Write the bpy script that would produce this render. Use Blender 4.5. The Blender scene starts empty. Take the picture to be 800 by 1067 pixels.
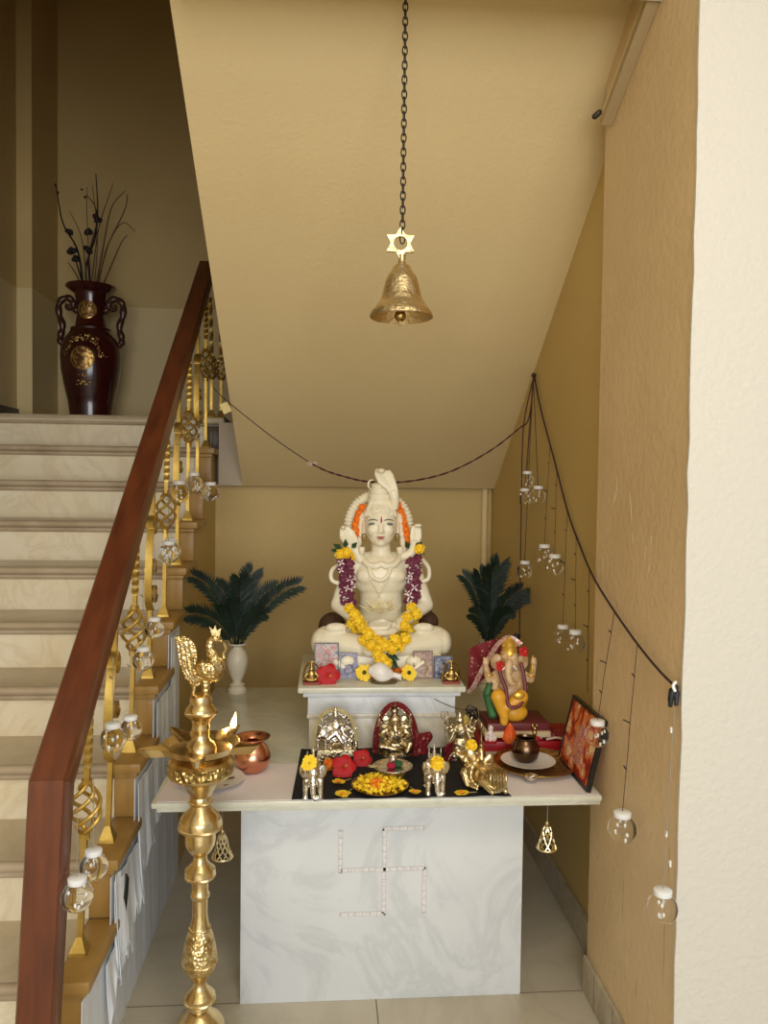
import bpy, bmesh, math, random
from mathutils import Vector, Matrix, Euler
from mathutils.bvhtree import BVHTree
random.seed(7)
S = bpy.context.scene
COL = S.collection
PI = math.pi
V = Vector

# ------------------------------------------------------------------ camera
F, YAW, PITCH, ROLL, EYE = 813.82, .0750258, .0344439, .012841, 1.5
cy, sy, cp, sp = math.cos(YAW), math.sin(YAW), math.cos(PITCH), math.sin(PITCH)
fw = V((sy*cp, cy*cp, -sp)); rt0 = V((cy, -sy, 0)); dn0 = fw.cross(rt0)
c_, s_ = math.cos(ROLL), math.sin(ROLL)
rt = c_*rt0 - s_*dn0; dn = s_*rt0 + c_*dn0
CAM = V((0, 0, EYE))
cam = bpy.data.cameras.new('camera'); co = bpy.data.objects.new('camera', cam); COL.objects.link(co)
m = Matrix((rt, -dn, -fw)).transposed().to_4x4(); m.translation = CAM
co.matrix_world = m
cam.sensor_fit = 'VERTICAL'; cam.sensor_height = 36; cam.sensor_width = 36*800/1067
cam.lens = F/1067*36; cam.clip_start = .05
S.camera = co

def ray(x, y): return rt*((x-400)/F) + dn*((y-533.5)/F) + fw
def at(x, y, Y): d = ray(x, y); return CAM + d*(Y/d.y)          # point of the place at depth Y
def atz(x, y, z): d = ray(x, y); return CAM + d*((z-EYE)/d.z)   # on a level surface
def atx(x, y, X): d = ray(x, y); return CAM + d*(X/d.x)         # on a side wall

# ------------------------------------------------------------------ materials
MATS = {}
def mat(name, col, rough=.6, metal=0, col2=None, nscale=8, namt=(.35, .7), bump=0, bscale=60, btype='noise',
        spec=.5, trans=0, ior=1.45, emis=None, estr=0, sss=0, coat=0, coords='Object', detail=5, distort=0, stretch=None):
    if name in MATS: return MATS[name]
    mt = bpy.data.materials.new(name); mt.use_nodes = True
    nt = mt.node_tree; b = nt.nodes['Principled BSDF']
    b.inputs['Base Color'].default_value = (*col, 1); b.inputs['Roughness'].default_value = rough
    b.inputs['Metallic'].default_value = metal; b.inputs['Specular IOR Level'].default_value = spec
    b.inputs['Transmission Weight'].default_value = trans; b.inputs['IOR'].default_value = ior
    if coat: b.inputs['Coat Weight'].default_value = coat; b.inputs['Coat Roughness'].default_value = .1
    if sss: b.inputs['Subsurface Weight'].default_value = sss; b.inputs['Subsurface Radius'].default_value = (.02, .012, .006)
    if emis: b.inputs['Emission Color'].default_value = (*emis, 1); b.inputs['Emission Strength'].default_value = estr
    tc = nt.nodes.new('ShaderNodeTexCoord'); out = tc.outputs[coords]
    if stretch:
        mp = nt.nodes.new('ShaderNodeMapping'); mp.inputs['Scale'].default_value = stretch
        nt.links.new(out, mp.inputs[0]); out = mp.outputs[0]
    if col2:
        n = nt.nodes.new('ShaderNodeTexNoise'); n.inputs['Scale'].default_value = nscale
        n.inputs['Detail'].default_value = detail; n.inputs['Distortion'].default_value = distort
        r = nt.nodes.new('ShaderNodeValToRGB'); r.color_ramp.elements[0].position = namt[0]; r.color_ramp.elements[1].position = namt[1]
        r.color_ramp.elements[0].color = (*col, 1); r.color_ramp.elements[1].color = (*col2, 1)
        nt.links.new(out, n.inputs['Vector']); nt.links.new(n.outputs['Fac'], r.inputs[0]); nt.links.new(r.outputs[0], b.inputs['Base Color'])
    if bump:
        if btype == 'voronoi':
            t = nt.nodes.new('ShaderNodeTexVoronoi'); o = t.outputs['Distance']
        elif btype == 'wave':
            t = nt.nodes.new('ShaderNodeTexWave'); t.inputs['Distortion'].default_value = 2; o = t.outputs['Fac']
        else:
            t = nt.nodes.new('ShaderNodeTexNoise'); t.inputs['Detail'].default_value = 4; o = t.outputs['Fac']
        t.inputs['Scale'].default_value = bscale
        bp = nt.nodes.new('ShaderNodeBump'); bp.inputs['Strength'].default_value = bump; bp.inputs['Distance'].default_value = .01
        nt.links.new(out, t.inputs['Vector']); nt.links.new(o, bp.inputs['Height']); nt.links.new(bp.outputs[0], b.inputs['Normal'])
    MATS[name] = mt
    return mt

def marble(name, base, vein, scale=2.2, rough=.25, amount=.55, warm=None, bump=0):
    """White stone: distorted noise veins over a soft cloudy ground."""
    mt = bpy.data.materials.new(name); mt.use_nodes = True; nt = mt.node_tree; b = nt.nodes['Principled BSDF']
    b.inputs['Roughness'].default_value = rough
    tc = nt.nodes.new('ShaderNodeTexCoord')
    n = nt.nodes.new('ShaderNodeTexNoise'); n.inputs['Scale'].default_value = scale; n.inputs['Detail'].default_value = 9
    n.inputs['Roughness'].default_value = .62; n.inputs['Distortion'].default_value = 1.4
    r = nt.nodes.new('ShaderNodeValToRGB'); e = r.color_ramp.elements
    e[0].position = .44; e[0].color = (*base, 1); e[1].position = .56; e[1].color = (*base, 1)
    k = e.new(.5); k.color = (*[base[i]*(1-amount)+vein[i]*amount for i in range(3)], 1)
    n2 = nt.nodes.new('ShaderNodeTexNoise'); n2.inputs['Scale'].default_value = scale*1.3; n2.inputs['Detail'].default_value = 5
    r2 = nt.nodes.new('ShaderNodeValToRGB'); r2.color_ramp.elements[0].color = (*(warm or vein), 1); r2.color_ramp.elements[1].color = (1, 1, 1, 1)
    r2.color_ramp.elements[0].position = .25; r2.color_ramp.elements[1].position = .6
    mx = nt.nodes.new('ShaderNodeMix'); mx.data_type = 'RGBA'; mx.blend_type = 'MULTIPLY'; mx.inputs['Factor'].default_value = .45
    nt.links.new(tc.outputs['Object'], n.inputs['Vector']); nt.links.new(tc.outputs['Object'], n2.inputs['Vector'])
    nt.links.new(n.outputs['Fac'], r.inputs[0]); nt.links.new(n2.outputs['Fac'], r2.inputs[0])
    nt.links.new(r.outputs[0], mx.inputs['A']); nt.links.new(r2.outputs[0], mx.inputs['B'])
    nt.links.new(mx.outputs['Result'], b.inputs['Base Color'])
    MATS[name] = mt
    return mt

def picture(name, cols, scale=30, distort=1.0, rough=.3, wave=False):
    """A small printed picture: patches of colour from a noise ramp."""
    mt = bpy.data.materials.new(name); mt.use_nodes = True; nt = mt.node_tree; b = nt.nodes['Principled BSDF']
    b.inputs['Roughness'].default_value = rough
    tc = nt.nodes.new('ShaderNodeTexCoord')
    n = nt.nodes.new('ShaderNodeTexWave' if wave else 'ShaderNodeTexNoise'); n.inputs['Scale'].default_value = scale; n.inputs['Detail'].default_value = 3
    n.inputs['Distortion'].default_value = distort
    r = nt.nodes.new('ShaderNodeValToRGB'); e = r.color_ramp.elements
    lo, hi = (.05, .95) if wave else (.33, .67)
    for i, c in enumerate(cols):
        p = lo + (hi-lo)*i/(len(cols)-1)
        if i == 0: k = e[0]; k.position = p
        elif i == len(cols)-1: k = e[-1]; k.position = p
        else: k = e.new(p)
        k.color = (*c, 1)
    nt.links.new(tc.outputs['Object'], n.inputs['Vector']); nt.links.new(n.outputs['Fac'], r.inputs[0]); nt.links.new(r.outputs[0], b.inputs['Base Color'])
    return mt

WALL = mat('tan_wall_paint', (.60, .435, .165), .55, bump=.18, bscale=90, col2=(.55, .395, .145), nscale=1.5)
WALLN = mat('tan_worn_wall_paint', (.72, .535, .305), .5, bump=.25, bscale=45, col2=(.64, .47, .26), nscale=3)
SOFF = mat('tan_soffit_paint', (.78, .62, .33), .6, bump=.15, bscale=70, col2=(.73, .575, .30), nscale=1.2)
CREAM = mat('cream_wall_paint', (.64, .595, .505), .6, bump=.3, bscale=70)
LOWER = mat('pale_wainscot_paint', (.62, .48, .235), .5, bump=.12, bscale=60)  # yellowed to carry the landing's warm light in the colour
WHITEP = mat('white_ceiling_paint', (.8, .78, .72), .7)
STONE = marble('stair_marble', (.80, .715, .53), (.60, .48, .29), 3.6, .3, .35, (.82, .70, .46))  # warm light on the stairs is tinted into this marble
TREAD = marble('tread_marble', (.62, .53, .37), (.47, .38, .24), 3.0, .28, .3, (.78, .66, .46))
NOSE = mat('worn_nosing_stone', (.50, .40, .27), .3, col2=(.36, .27, .17), nscale=6)
PANEL = marble('white_panel_marble', (.70, .72, .72), (.42, .44, .45), 2.4, .35, .30, (.80, .81, .82))
SLAB = marble('slab_marble', (.70, .69, .57), (.47, .48, .38), 3.0, .16, .28, (.82, .81, .70))
FLOORM = marble('floor_marble', (.56, .50, .38), (.36, .31, .22), 2.2, .3, .22, (.66, .62, .54))
BROWNP = mat('ochre_stair_edge_paint', (.42, .25, .07), .4, col2=(.33, .19, .05), nscale=9, bump=.15, bscale=40)
GOLDP = mat('gold_railing_paint', (.66, .45, .11), .34, .75, col2=(.46, .29, .06), nscale=14, bump=.1, bscale=60)
WOOD = mat('red_brown_handrail_wood', (.150, .041, .014), .34, col2=(.085, .023, .009), nscale=5, stretch=(6, 1, 1), coat=.25)
BRASS = mat('polished_brass', (.80, .63, .33), .26, 1, col2=(.60, .42, .17), nscale=22, namt=(.4, .75), bump=.08, bscale=90)
BRASSE = mat('engraved_brass', (.84, .66, .33), .30, 1, col2=(.50, .34, .12), nscale=60, namt=(.42, .62), bump=.35, bscale=130, btype='voronoi')
BRASSD = mat('old_brass', (.52, .36, .12), .3, 1, col2=(.34, .22, .07), nscale=18, bump=.3, bscale=80)
BELLM = mat('bell_bronze', (.76, .60, .34), .36, 1, bump=.45, bscale=70)
SILVER = mat('white_metal', (.84, .79, .69), .24, 1, col2=(.36, .29, .19), nscale=70, namt=(.5, .72), bump=.35, bscale=110)
SILVGOLD = mat('gilt_white_metal', (.78, .66, .42), .26, 1, col2=(.28, .20, .10), nscale=70, namt=(.48, .72), bump=.4, bscale=120)
COPPER = mat('copper', (.80, .38, .24), .25, 1, col2=(.66, .27, .15), nscale=10)
COPPERD = mat('dark_copper', (.17, .10, .06), .26, 1, col2=(.10, .06, .04), nscale=12)
IRON = mat('dark_iron', (.06, .05, .04), .5, .7)
STATUE = mat('cream_statue_marble', (.86, .79, .60), .33, col2=(.80, .72, .51), nscale=7, namt=(.4, .75), sss=.15)
BLACKC = mat('black_cloth', (.010, .010, .012), .8, bump=.3, bscale=200)
WHITEC = mat('white_cloth', (.86, .81, .80), .8, bump=.15, bscale=120, col2=(.82, .75, .74), nscale=6)
CHINA = mat('white_china', (.80, .78, .72), .2)
IVORY = mat('ivory_ceramic', (.66, .60, .46), .35)
YEL = mat('marigold_yellow', (.95, .62, .015), .6, col2=(.98, .74, .05), nscale=60)
ORA = mat('marigold_orange', (.95, .22, .012), .6, col2=(.90, .30, .02), nscale=60)
RED = mat('hibiscus_red', (.40, .002, .004), .6, col2=(.52, .005, .007), nscale=40)
PURP = mat('orchid_purple', (.12, .012, .035), .6, col2=(.2, .03, .07), nscale=60)
PETW = mat('orchid_white', (.82, .72, .68), .6)
LEAF = mat('dark_leaf', (.012, .04, .012), .45, col2=(.02, .06, .02), nscale=20)
FERN = mat('dark_fern', (.004, .013, .008), .55, col2=(.008, .026, .010), nscale=15)
REDC = mat('red_bandhani_cloth', (.17, .006, .012), .65, col2=(.55, .30, .16), nscale=110, namt=(.62, .66), bump=.2, bscale=90)
REDP = mat('red_lacquer', (.36, .005, .010), .4)
COCO = mat('coconut_husk', (.095, .045, .02), .7, col2=(.055, .025, .012), nscale=20, bump=.5, bscale=40)
GLASS = mat('bulb_plastic', (1, 1, 1), .03, trans=1, ior=1.15, spec=.5)
CAPW = mat('white_cap_plastic', (.82, .82, .80), .4)
WIRE = mat('dark_wire', (.035, .015, .02), .6)
WIREC = mat('clear_wire', (.30, .26, .20), .4)
LEDW = mat('fairy_light_lens', (.9, .88, .8), .15, spec=.8)
PAINTB = mat('black_paint', (.012, .010, .010), .4)
EYEW = mat('eye_grey', (.10, .11, .10), .4)
LIPR = mat('lip_red', (.45, .10, .09), .4)
TILAK = mat('tilak_red', (.38, .02, .05), .6)

# ------------------------------------------------------------------ mesh builder
class B:
    def __init__(s): s.bm = bmesh.new()
    def _m(s, res, M):
        bmesh.ops.transform(s.bm, matrix=M, verts=res); return res
    def box(s, a, b, rot=None, bev=0):
        a, b = V(a), V(b); c = (a+b)/2; d = b-a
        vs = bmesh.ops.create_cube(s.bm, size=1)['verts']
        M = Matrix.Translation(c) @ (Euler(rot).to_matrix().to_4x4() if rot else Matrix()) @ Matrix.Diagonal((*[max(abs(q), 1e-5) for q in d], 1))
        s._m(vs, M)
        if bev:
            es = {e for v in vs for e in v.link_edges}
            bmesh.ops.bevel(s.bm, geom=list(es), offset=bev, segments=2, affect='EDGES', profile=.5)
        return s
    def ell(s, c, r, rot=None, sub=3):
        if not hasattr(r, '__len__'): r = (r, r, r)
        vs = bmesh.ops.create_icosphere(s.bm, subdivisions=sub, radius=1)['verts']
        s._m(vs, Matrix.Translation(V(c)) @ (Euler(rot).to_matrix().to_4x4() if rot else Matrix()) @ Matrix.Diagonal((*r, 1)))
        return s
    def lathe(s, prof, c=(0, 0, 0), seg=40, close=True, rot=None, scale=(1, 1)):
        M = Matrix.Translation(V(c)) @ (Euler(rot).to_matrix().to_4x4() if rot else Matrix())
        rings = []
        for r, z in prof:
            rings.append([s.bm.verts.new(M @ V((r*scale[0]*math.cos(2*PI*i/seg), r*scale[1]*math.sin(2*PI*i/seg), z))) for i in range(seg)])
        for a, b in zip(rings, rings[1:]):
            for i in range(seg):
                j = (i+1) % seg
                s.bm.faces.new((a[i], a[j], b[j], b[i]))
        if close:
            if prof[0][0] > 1e-6: s.bm.faces.new(rings[0][::-1])
            if prof[-1][0] > 1e-6: s.bm.faces.new(rings[-1])
        return s
    def tube(s, pts, r, seg=8, closed=False, cap=True, flat=None, twist=0, up=None):
        """Sweep a circle (or an ellipse flat=(a,b) times r) along pts; r a number or a list."""
        pts = [V(p) for p in pts]; n = len(pts)
        rs = r if hasattr(r, '__len__') else [r]*n
        T = []
        for i in range(n):
            a = pts[(i-1) % n] if (closed or i > 0) else pts[i]
            b = pts[(i+1) % n] if (closed or i < n-1) else pts[i]
            t = b-a; T.append(t.normalized() if t.length > 1e-9 else V((0, 0, 1)))
        u = V(up) if up else (V((0, 0, 1)) if abs(T[0].z) < .9 else V((1, 0, 0)))
        nrm = (u - T[0]*u.dot(T[0])).normalized()
        rings = []
        for i in range(n):
            if i:
                nrm = (nrm - T[i]*nrm.dot(T[i]))
                nrm = nrm.normalized() if nrm.length > 1e-6 else T[i].orthogonal().normalized()
            bi = T[i].cross(nrm); fa, fb = flat or (1, 1); ring = []
            tw = twist*i/max(1, n-1)
            for k in range(seg):
                an = 2*PI*(k+.5)/seg
                x, y = math.cos(an)*fa, math.sin(an)*fb
                x, y = x*math.cos(tw)-y*math.sin(tw), x*math.sin(tw)+y*math.cos(tw)
                ring.append(s.bm.verts.new(pts[i] + (nrm*x + bi*y)*rs[i]))
            rings.append(ring)
        pairs = list(zip(rings, rings[1:])) + ([(rings[-1], rings[0])] if closed else [])
        for a, b in pairs:
            for k in range(seg):
                j = (k+1) % seg
                s.bm.faces.new((a[k], a[j], b[j], b[k]))
        if cap and not closed:
            s.bm.faces.new(rings[0][::-1]); s.bm.faces.new(rings[-1])
        return s
    def cap(s, p0, p1, r0, r1=None, seg=14):
        """A tapered capsule from p0 to p1."""
        r1 = r0 if r1 is None else r1
        p0, p1 = V(p0), V(p1); d = (p1-p0); L = d.length
        t = d.normalized() if L > 1e-9 else V((0, 0, 1))
        pr = [(max(r0*math.sin(a), 1e-5), -r0*math.cos(a)) for a in [i*PI/10 for i in range(0, 6)]]
        pr += [(max(r1*math.sin(a), 1e-5), L - r1*math.cos(a)) for a in [i*PI/10 for i in range(5, 11)]]
        s.lathe(pr, p0, seg, True, t.to_track_quat('Z', 'Y').to_euler())
        return s
    def prism(s, poly, ext, closed=True):
        """poly: list of points (Vector); ext: Vector to extrude by."""
        a = [s.bm.verts.new(V(p)) for p in poly]; b = [s.bm.verts.new(V(p)+V(ext)) for p in poly]
        n = len(a)
        s.bm.faces.new(a); s.bm.faces.new(b[::-1])
        for i in range(n):
            j = (i+1) % n; s.bm.faces.new((a[j], a[i], b[i], b[j]))
        return s
    def grid(s, fn, nu, nv):
        g = [[s.bm.verts.new(fn(i/nu, j/nv)) for j in range(nv+1)] for i in range(nu+1)]
        for i in range(nu):
            for j in range(nv): s.bm.faces.new((g[i][j], g[i+1][j], g[i+1][j+1], g[i][j+1]))
        return s
    def solid(s, t):
        bmesh.ops.recalc_face_normals(s.bm, faces=s.bm.faces)
        bmesh.ops.solidify(s.bm, geom=s.bm.faces[:], thickness=t); return s
    def build(s, name, mt, parent=None, off=None, smooth=True, loc=None, angle=40):
        bm = s.bm
        if off is not None: bmesh.ops.translate(bm, verts=bm.verts, vec=-V(off))
        bmesh.ops.recalc_face_normals(bm, faces=bm.faces)
        me = bpy.data.meshes.new(name); bm.to_mesh(me); bm.free()
        if smooth:
            for p in me.polygons: p.use_smooth = True
            try: me.set_sharp_from_angle(angle=math.radians(angle))
            except Exception: pass
        me.materials.append(mt)
        o = bpy.data.objects.new(name, me); COL.objects.link(o)
        if parent: o.parent = parent
        if loc is not None: o.location = loc
        return o
    def blob(s, name, mt, parent=None, off=None, vox=.005, it=4, loc=None):
        """Fuse everything collected into ONE continuous skin."""
        if off is not None: bmesh.ops.translate(s.bm, verts=s.bm.verts, vec=-V(off))
        bmesh.ops.recalc_face_normals(s.bm, faces=s.bm.faces)
        me = bpy.data.meshes.new('tmp'); s.bm.to_mesh(me); s.bm.free()
        t = bpy.data.objects.new('tmp', me); COL.objects.link(t)
        md = t.modifiers.new('r', 'REMESH'); md.mode = 'VOXEL'; md.voxel_size = vox
        if it:
            sm = t.modifiers.new('s', 'SMOOTH'); sm.iterations = it; sm.factor = .5
        dg = bpy.context.evaluated_depsgraph_get()
        nm = bpy.data.meshes.new_from_object(t.evaluated_get(dg)); nm.name = name
        bpy.data.objects.remove(t); bpy.data.meshes.remove(me)
        for p in nm.polygons: p.use_smooth = True
        nm.materials.clear(); nm.materials.append(mt)
        o = bpy.data.objects.new(name, nm); COL.objects.link(o)
        if parent: o.parent = parent
        if loc is not None: o.location = loc
        return o

def tag(o, label=None, cat=None, group=None, kind=None):
    if label: o['label'] = label
    if cat: o['category'] = cat
    if group: o['group'] = group
    if kind: o['kind'] = kind
    return o
def thing(name, label, cat, loc=(0, 0, 0), rz=0, group=None):
    o = bpy.data.objects.new(name, None); COL.objects.link(o); o.empty_display_size = .05
    o.location = loc; o.rotation_euler = (0, 0, rz)
    return tag(o, label, cat, group)
def struct(name, b, mt, smooth=False):
    return tag(b.build(name, mt, smooth=smooth), kind='structure')
def copy_tree(o, parent=None):
    c = o.copy(); COL.objects.link(c)
    if parent: c.parent = parent
    for ch in list(o.children): copy_tree(ch, c)
    return c
def again(o, loc, label, rot=None, scale=None):
    c = copy_tree(o); c.location = loc; c['label'] = label
    if rot is not None: c.rotation_euler = rot
    if scale is not None: c.scale = (scale,)*3
    return c
def caster(o, off):
    """rays from the eye onto a finished local mesh: point in the thing's own coordinates, and normal."""
    me = o.data
    t = BVHTree.FromPolygons([v.co for v in me.vertices], [p.vertices for p in me.polygons])
    def hit(x, y, out=0, Y=None):
        d = ray(x, y).normalized()
        loc, n, i, dist = t.ray_cast(CAM-V(off), d)
        if loc is None: return at(x, y, Y)-V(off)
        return loc - d*out
    return hit
def lerp(a, b, t): return a+(b-a)*t
def smoothpath(pts, n=8, closed=False):
    """Catmull-Rom through pts."""
    P = [V(p) for p in pts]; out = []; N = len(P)
    for i in range(N if closed else N-1):
        p0 = P[(i-1) % N] if (closed or i) else P[0]; p1 = P[i]; p2 = P[(i+1) % N]; p3 = P[(i+2) % N] if (closed or i < N-2) else P[-1]
        for k in range(n):
            t = k/n
            out.append(.5*((2*p1)+(p2-p0)*t+(2*p0-5*p1+4*p2-p3)*t*t+(3*p1-p0-3*p2+p3)*t*t*t))
    if not closed: out.append(P[-1])
    return out
# ================================================================== THE SETTING
XN, XF, XL = .792, .865, -1.76        # near right wall, recessed right wall, left wall of the stairwell
YP, YC, YS, YB, YL = 1.652, 2.23, 3.97, 4.03, 5.05
LZ, RISE, RUN, N0 = 1.837, .167, .25, 4.07
SL = .674                             # slope of the soffit
def soffz(Y): return 1.488 + (YS-Y)*SL
struct('floor', B().box((-2.2, -3.2, -.1), (2.6, 5.2, 0)), FLOORM)
g = B()
g.box((-.555, 2.226, .0002), (XN, 2.2295, .0006)); g.box((-.556, .9, .0002), (XN, .9035, .0006)); g.box((.16, -.4, .0002), (.1635, 2.226, .0006))
struct('trim_1', g, mat('floor_joint', (.20, .17, .13), .8))
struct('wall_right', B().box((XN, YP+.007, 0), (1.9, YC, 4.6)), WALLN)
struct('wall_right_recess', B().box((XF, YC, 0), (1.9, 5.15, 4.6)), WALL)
# the pillar front: thick plaster with an uneven edge
b = B(); pts = []
for i in range(41):
    z = -.0 + 2.92*i/40
    pts.append(V((XN-.003+random.uniform(-.0022, .0022), YP, z)))
b.prism(pts+[V((2.3, YP, 2.92)), V((2.3, YP, 0))], (0, .007, 0))
struct('wall_front', b, CREAM)
ZLN = at(690, 1.5, 1.86).z
struct('ceiling_lintel', B().box((-.42, 1.70, ZLN), (XN, 1.86, 2.92)), WHITEP)
struct('ceiling', B().box((-2.2, -1.2, 2.92), (2.6, 1.9, 3.02)), WHITEP)
struct('ceiling_stairwell', B().box((-2.0, 1.8, 4.56), (1.9, 5.2, 4.66)), SOFF)
struct('wall_stairwell_front', B().box((-2.0, 1.86, 2.98), (1.9, 1.9, 4.6)), WALL)
zb = at(125, 320, YL).z
UPW = mat('brown_stairwell_paint', (.54, .385, .155), .55, bump=.15, bscale=60, col2=(.49, .345, .135), nscale=2)
struct('wall_back_landing', B().box((XL-.2, YL, LZ), (XF, YL+.1, zb)), LOWER)
struct('wall_back_upper', B().box((XL-.2, YL, zb), (XF, YL+.1, 4.6)), UPW)
struct('wall_left', B().box((XL-.15, -3.2, 0), (XL, YL, zb)), LOWER)
struct('wall_left_upper', B().box((XL-.15, -3.2, zb), (XL, YL, 4.6)), UPW)
struct('wall_left_pilaster', B().box((XL, 4.62, LZ), (XL+.085, YL, zb)), LOWER)
struct('wall_left_pilaster_upper', B().box((XL, 4.62, zb), (XL+.085, YL, 4.6)), UPW)
struct('baseboard_left', B().box((XL, 4.1, LZ), (XL+.012, 4.62, LZ+.07), bev=.003), mat('dark_skirting', (.09, .08, .06), .5))
struct('wall_back', B().box((-.56, YB, 0), (XF, YB+.1, 1.49)), WALL)
# landing slab, its beam face and the upper flight whose underside is the sloping ceiling of the alcove
SOFF2 = mat('grey_beige_plaster', (.52, .44, .32), .7, bump=.15, bscale=60)
struct('floor_landing', B().box((XL, 4.122, 1.488), (-.535, YL, LZ-.035)), SOFF2)
struct('ceiling_beam', B().box((-.535, YS, 1.488), (XF, YL, LZ-.035)), SOFF2)
ls = B().box((XL, N0, LZ-.035), (-.52, YL, LZ), bev=.008)
struct('floor_landing_marble', ls, TREAD)
b = B(); Y0 = 1.87
prof = [V((0, YS, 1.488)), V((0, Y0, soffz(Y0)))]
top = []; z = soffz(Y0)+.42
y = Y0
step = []
yy, zz = YS+.02, LZ
step.append(V((0, yy, zz)))
while yy - .25 > Y0 and True:
    zz += .1685; step.append(V((0, yy, zz))); yy -= .25; step.append(V((0, yy, zz)))
step.append(V((0, Y0, zz)))
poly = [V((-.415, p.y, p.z)) for p in prof] + [V((-.415, p.y, p.z)) for p in step[::-1]]
b.prism(poly, (XF+.415, 0, 0))
struct('ceiling_soffit', b, SOFF)
# skirtings
SK = marble('skirting_tile', (.50, .43, .31), (.30, .25, .18), 5, .35, .5)
b = B().box((XN-.013, YP+.007, 0), (XN, YC, .108), bev=.003)
struct('baseboard_right', b, SK)
struct('baseboard_right_recess', B().box((XF-.015, YC+.002, 0), (XF, YB, .108), bev=.003), SK)
b = B()
for yj in (1.70, 1.84, 1.985, 2.13): b.box((XN-.0136, yj, .001), (XN-.012, yj+.003, .107))
struct('trim_2', b, MATS['floor_joint'])
# narrow vertical pipe against the back wall
px = at(503.5, 600, YB-.012)
struct('trim_3', B().lathe([(.016, 0), (.016, 1.488)], (px.x, px.y-.004, 0), 16), SOFF, smooth=True)

# cable trunking along the top of the near wall
A0, A1 = at(625, 121, 2.19), at(672.5, -14, 1.875)
A0.x = A1.x = XN-.012
t = thing('cable_trunking', 'long pale cable trunking running up where sloped ceiling meets wall', 'trunking', A0)
d = (A1-A0).normalized(); n = V((1, 0, 0)).cross(d).normalized()
def strip(x0, x1, h0, h1, L=1):
    return B().prism([A0+V((x0, 0, 0))+n*h0, A0+V((x1, 0, 0))+n*h0, A0+V((x1, 0, 0))+n*h1, A0+V((x0, 0, 0))+n*h1], (A1-A0)*L)
strip(-.014, .011, -.012, .012).build('cover', SOFF, t, A0, smooth=False)
strip(-.020, .011, .014, .036).build('base', mat('trunking_shadow', (.42, .31, .16), .6), t, A0, smooth=False)  # brown strip stands for the shadow beside the pale tube
B().cap(A0+V((-.02, .004, .012)), A0+V((-.03, .012, .004)), .008).build('end_clip', IRON, t, A0)

# ================================================================== STAIRCASE
XE, XI, XR = -.536, -.618, -.595      # outer end of the treads, edge of the ochre strip, railing line
so = V((XI, 1.6, 0))
stair = thing('staircase', 'marble staircase with ochre painted outer edge climbing to landing', 'staircase', so)
def nose(k): return N0 - RUN*k
def trz(k): return LZ - RISE*k
for k in range(0, 11):
    y0, z0 = nose(k), trz(k)
    if k > 0:
        B().box((XL+.001, y0+.012, z0-.028), (XI, y0+RUN+.03, z0), bev=.002).build('tread', TREAD, stair, so)
        b = B().box((XI, y0+.004, z0-.03), (XE, y0+RUN+.03, z0), bev=.006); b.box((XI, y0+.016, z0-.046), (XE-.012, y0+.05, z0-.029), bev=.005)
        b.build('tread_edge', BROWNP, stair, so)
    b = B()
    b.tube([(XL+.001, y0+.012, z0-.014), (XI+.001, y0+.012, z0-.014)], .0145, 12); b.tube([(XL+.001, y0+.022, z0-.037), (XI+.001, y0+.022, z0-.037)], .011, 10)
    b.build('nosing', NOSE, stair, so)
    B().box((XL+.001, y0+.027, z0-RISE), (XI, y0+.05, z0-.028)).build('riser', STONE, stair, so, smooth=False)
    B().box((XI, y0+.029, z0-RISE), (XE-.018, y0+.05, z0-.045), bev=.002).build('riser_edge', BROWNP if k else mat('dark_brown_edge_paint', (.085, .05, .022), .4), stair, so)
B().box((XI, nose(0)+.004, LZ-.03), (XE+.02, nose(0)+.2, LZ+.001), bev=.006).build('tread_edge', MATS['dark_brown_edge_paint'], stair, so)
# side of the flight
poly = [V((XE-.022, YB+.05, 0)), V((XE-.022, nose(10)+.04, 0))]
for k in range(10, 0, -1):
    poly.append(V((XE-.022, nose(k)+.04, trz(k)-.03))); poly.append(V((XE-.022, nose(k-1)+.04, trz(k)-.03)))
poly.append(V((XE-.022, YB+.05, trz(1)-.03)))
b = B().prism(poly, (-.06, 0, 0))
b.build('side_wall', WALL, stair, so, smooth=False)

# torn whitish sheet over the side of the flight
SHEET = marble('skylit_white_sheet', (.86, .89, .93), (.68, .71, .76), 4, .4, .3, (.86, .88, .92))  # white sheet; blue tint and extra brightness stand in for skylight
so2 = V((XE, 1.55, 0))
sh = thing('torn_sheet', 'torn white sheeting hanging in strips on side of stairs', 'sheet', so2)
def topz(Y):
    k = max(0, min(10, math.ceil((N0-Y)/RUN)))
    t = ((N0-Y)/RUN) % 1
    base = trz(k)-.046
    return base
def wob(Y, z, a=.004): return a*math.sin(Y*41+z*3)+a*.7*math.sin(Y*97+1.3+z*5)+a*.4*math.sin(Y*23-z*9)
def sheet(y0, y1, zlow, x0, nu, amp, nm, top=None, out=.0):
    def fn(u, v):
        Y = y0+(y1-y0)*u; zt = top(Y) if top else topz(Y); zl = min(zlow(Y), zt-.02)
        z = zl+(zt-zl)*v
        return V((x0+wob(Y, z, amp)*(1.3-v*.6)+out*(1-v)**2, Y, z))
    b = B().grid(fn, nu, 14).solid(.002)
    return b.build(nm, SHEET, sh, so2)
def lowedge(Y): return max(.0, .36*(Y-1.95))
sheet(1.5, 3.02, lambda Y: .0, XE-.018, 160, .0006, 'backing')
r5 = random.Random(5)
def jag(lo, amp, ph): return lambda Y: lo(Y) + amp*(.5+.5*math.sin(Y*60+ph))+amp*.5*math.sin(Y*141+ph*2)+amp*.3*math.sin(Y*260+ph)
def under(Y): return N0 and (topz(Y)-.012)
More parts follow.
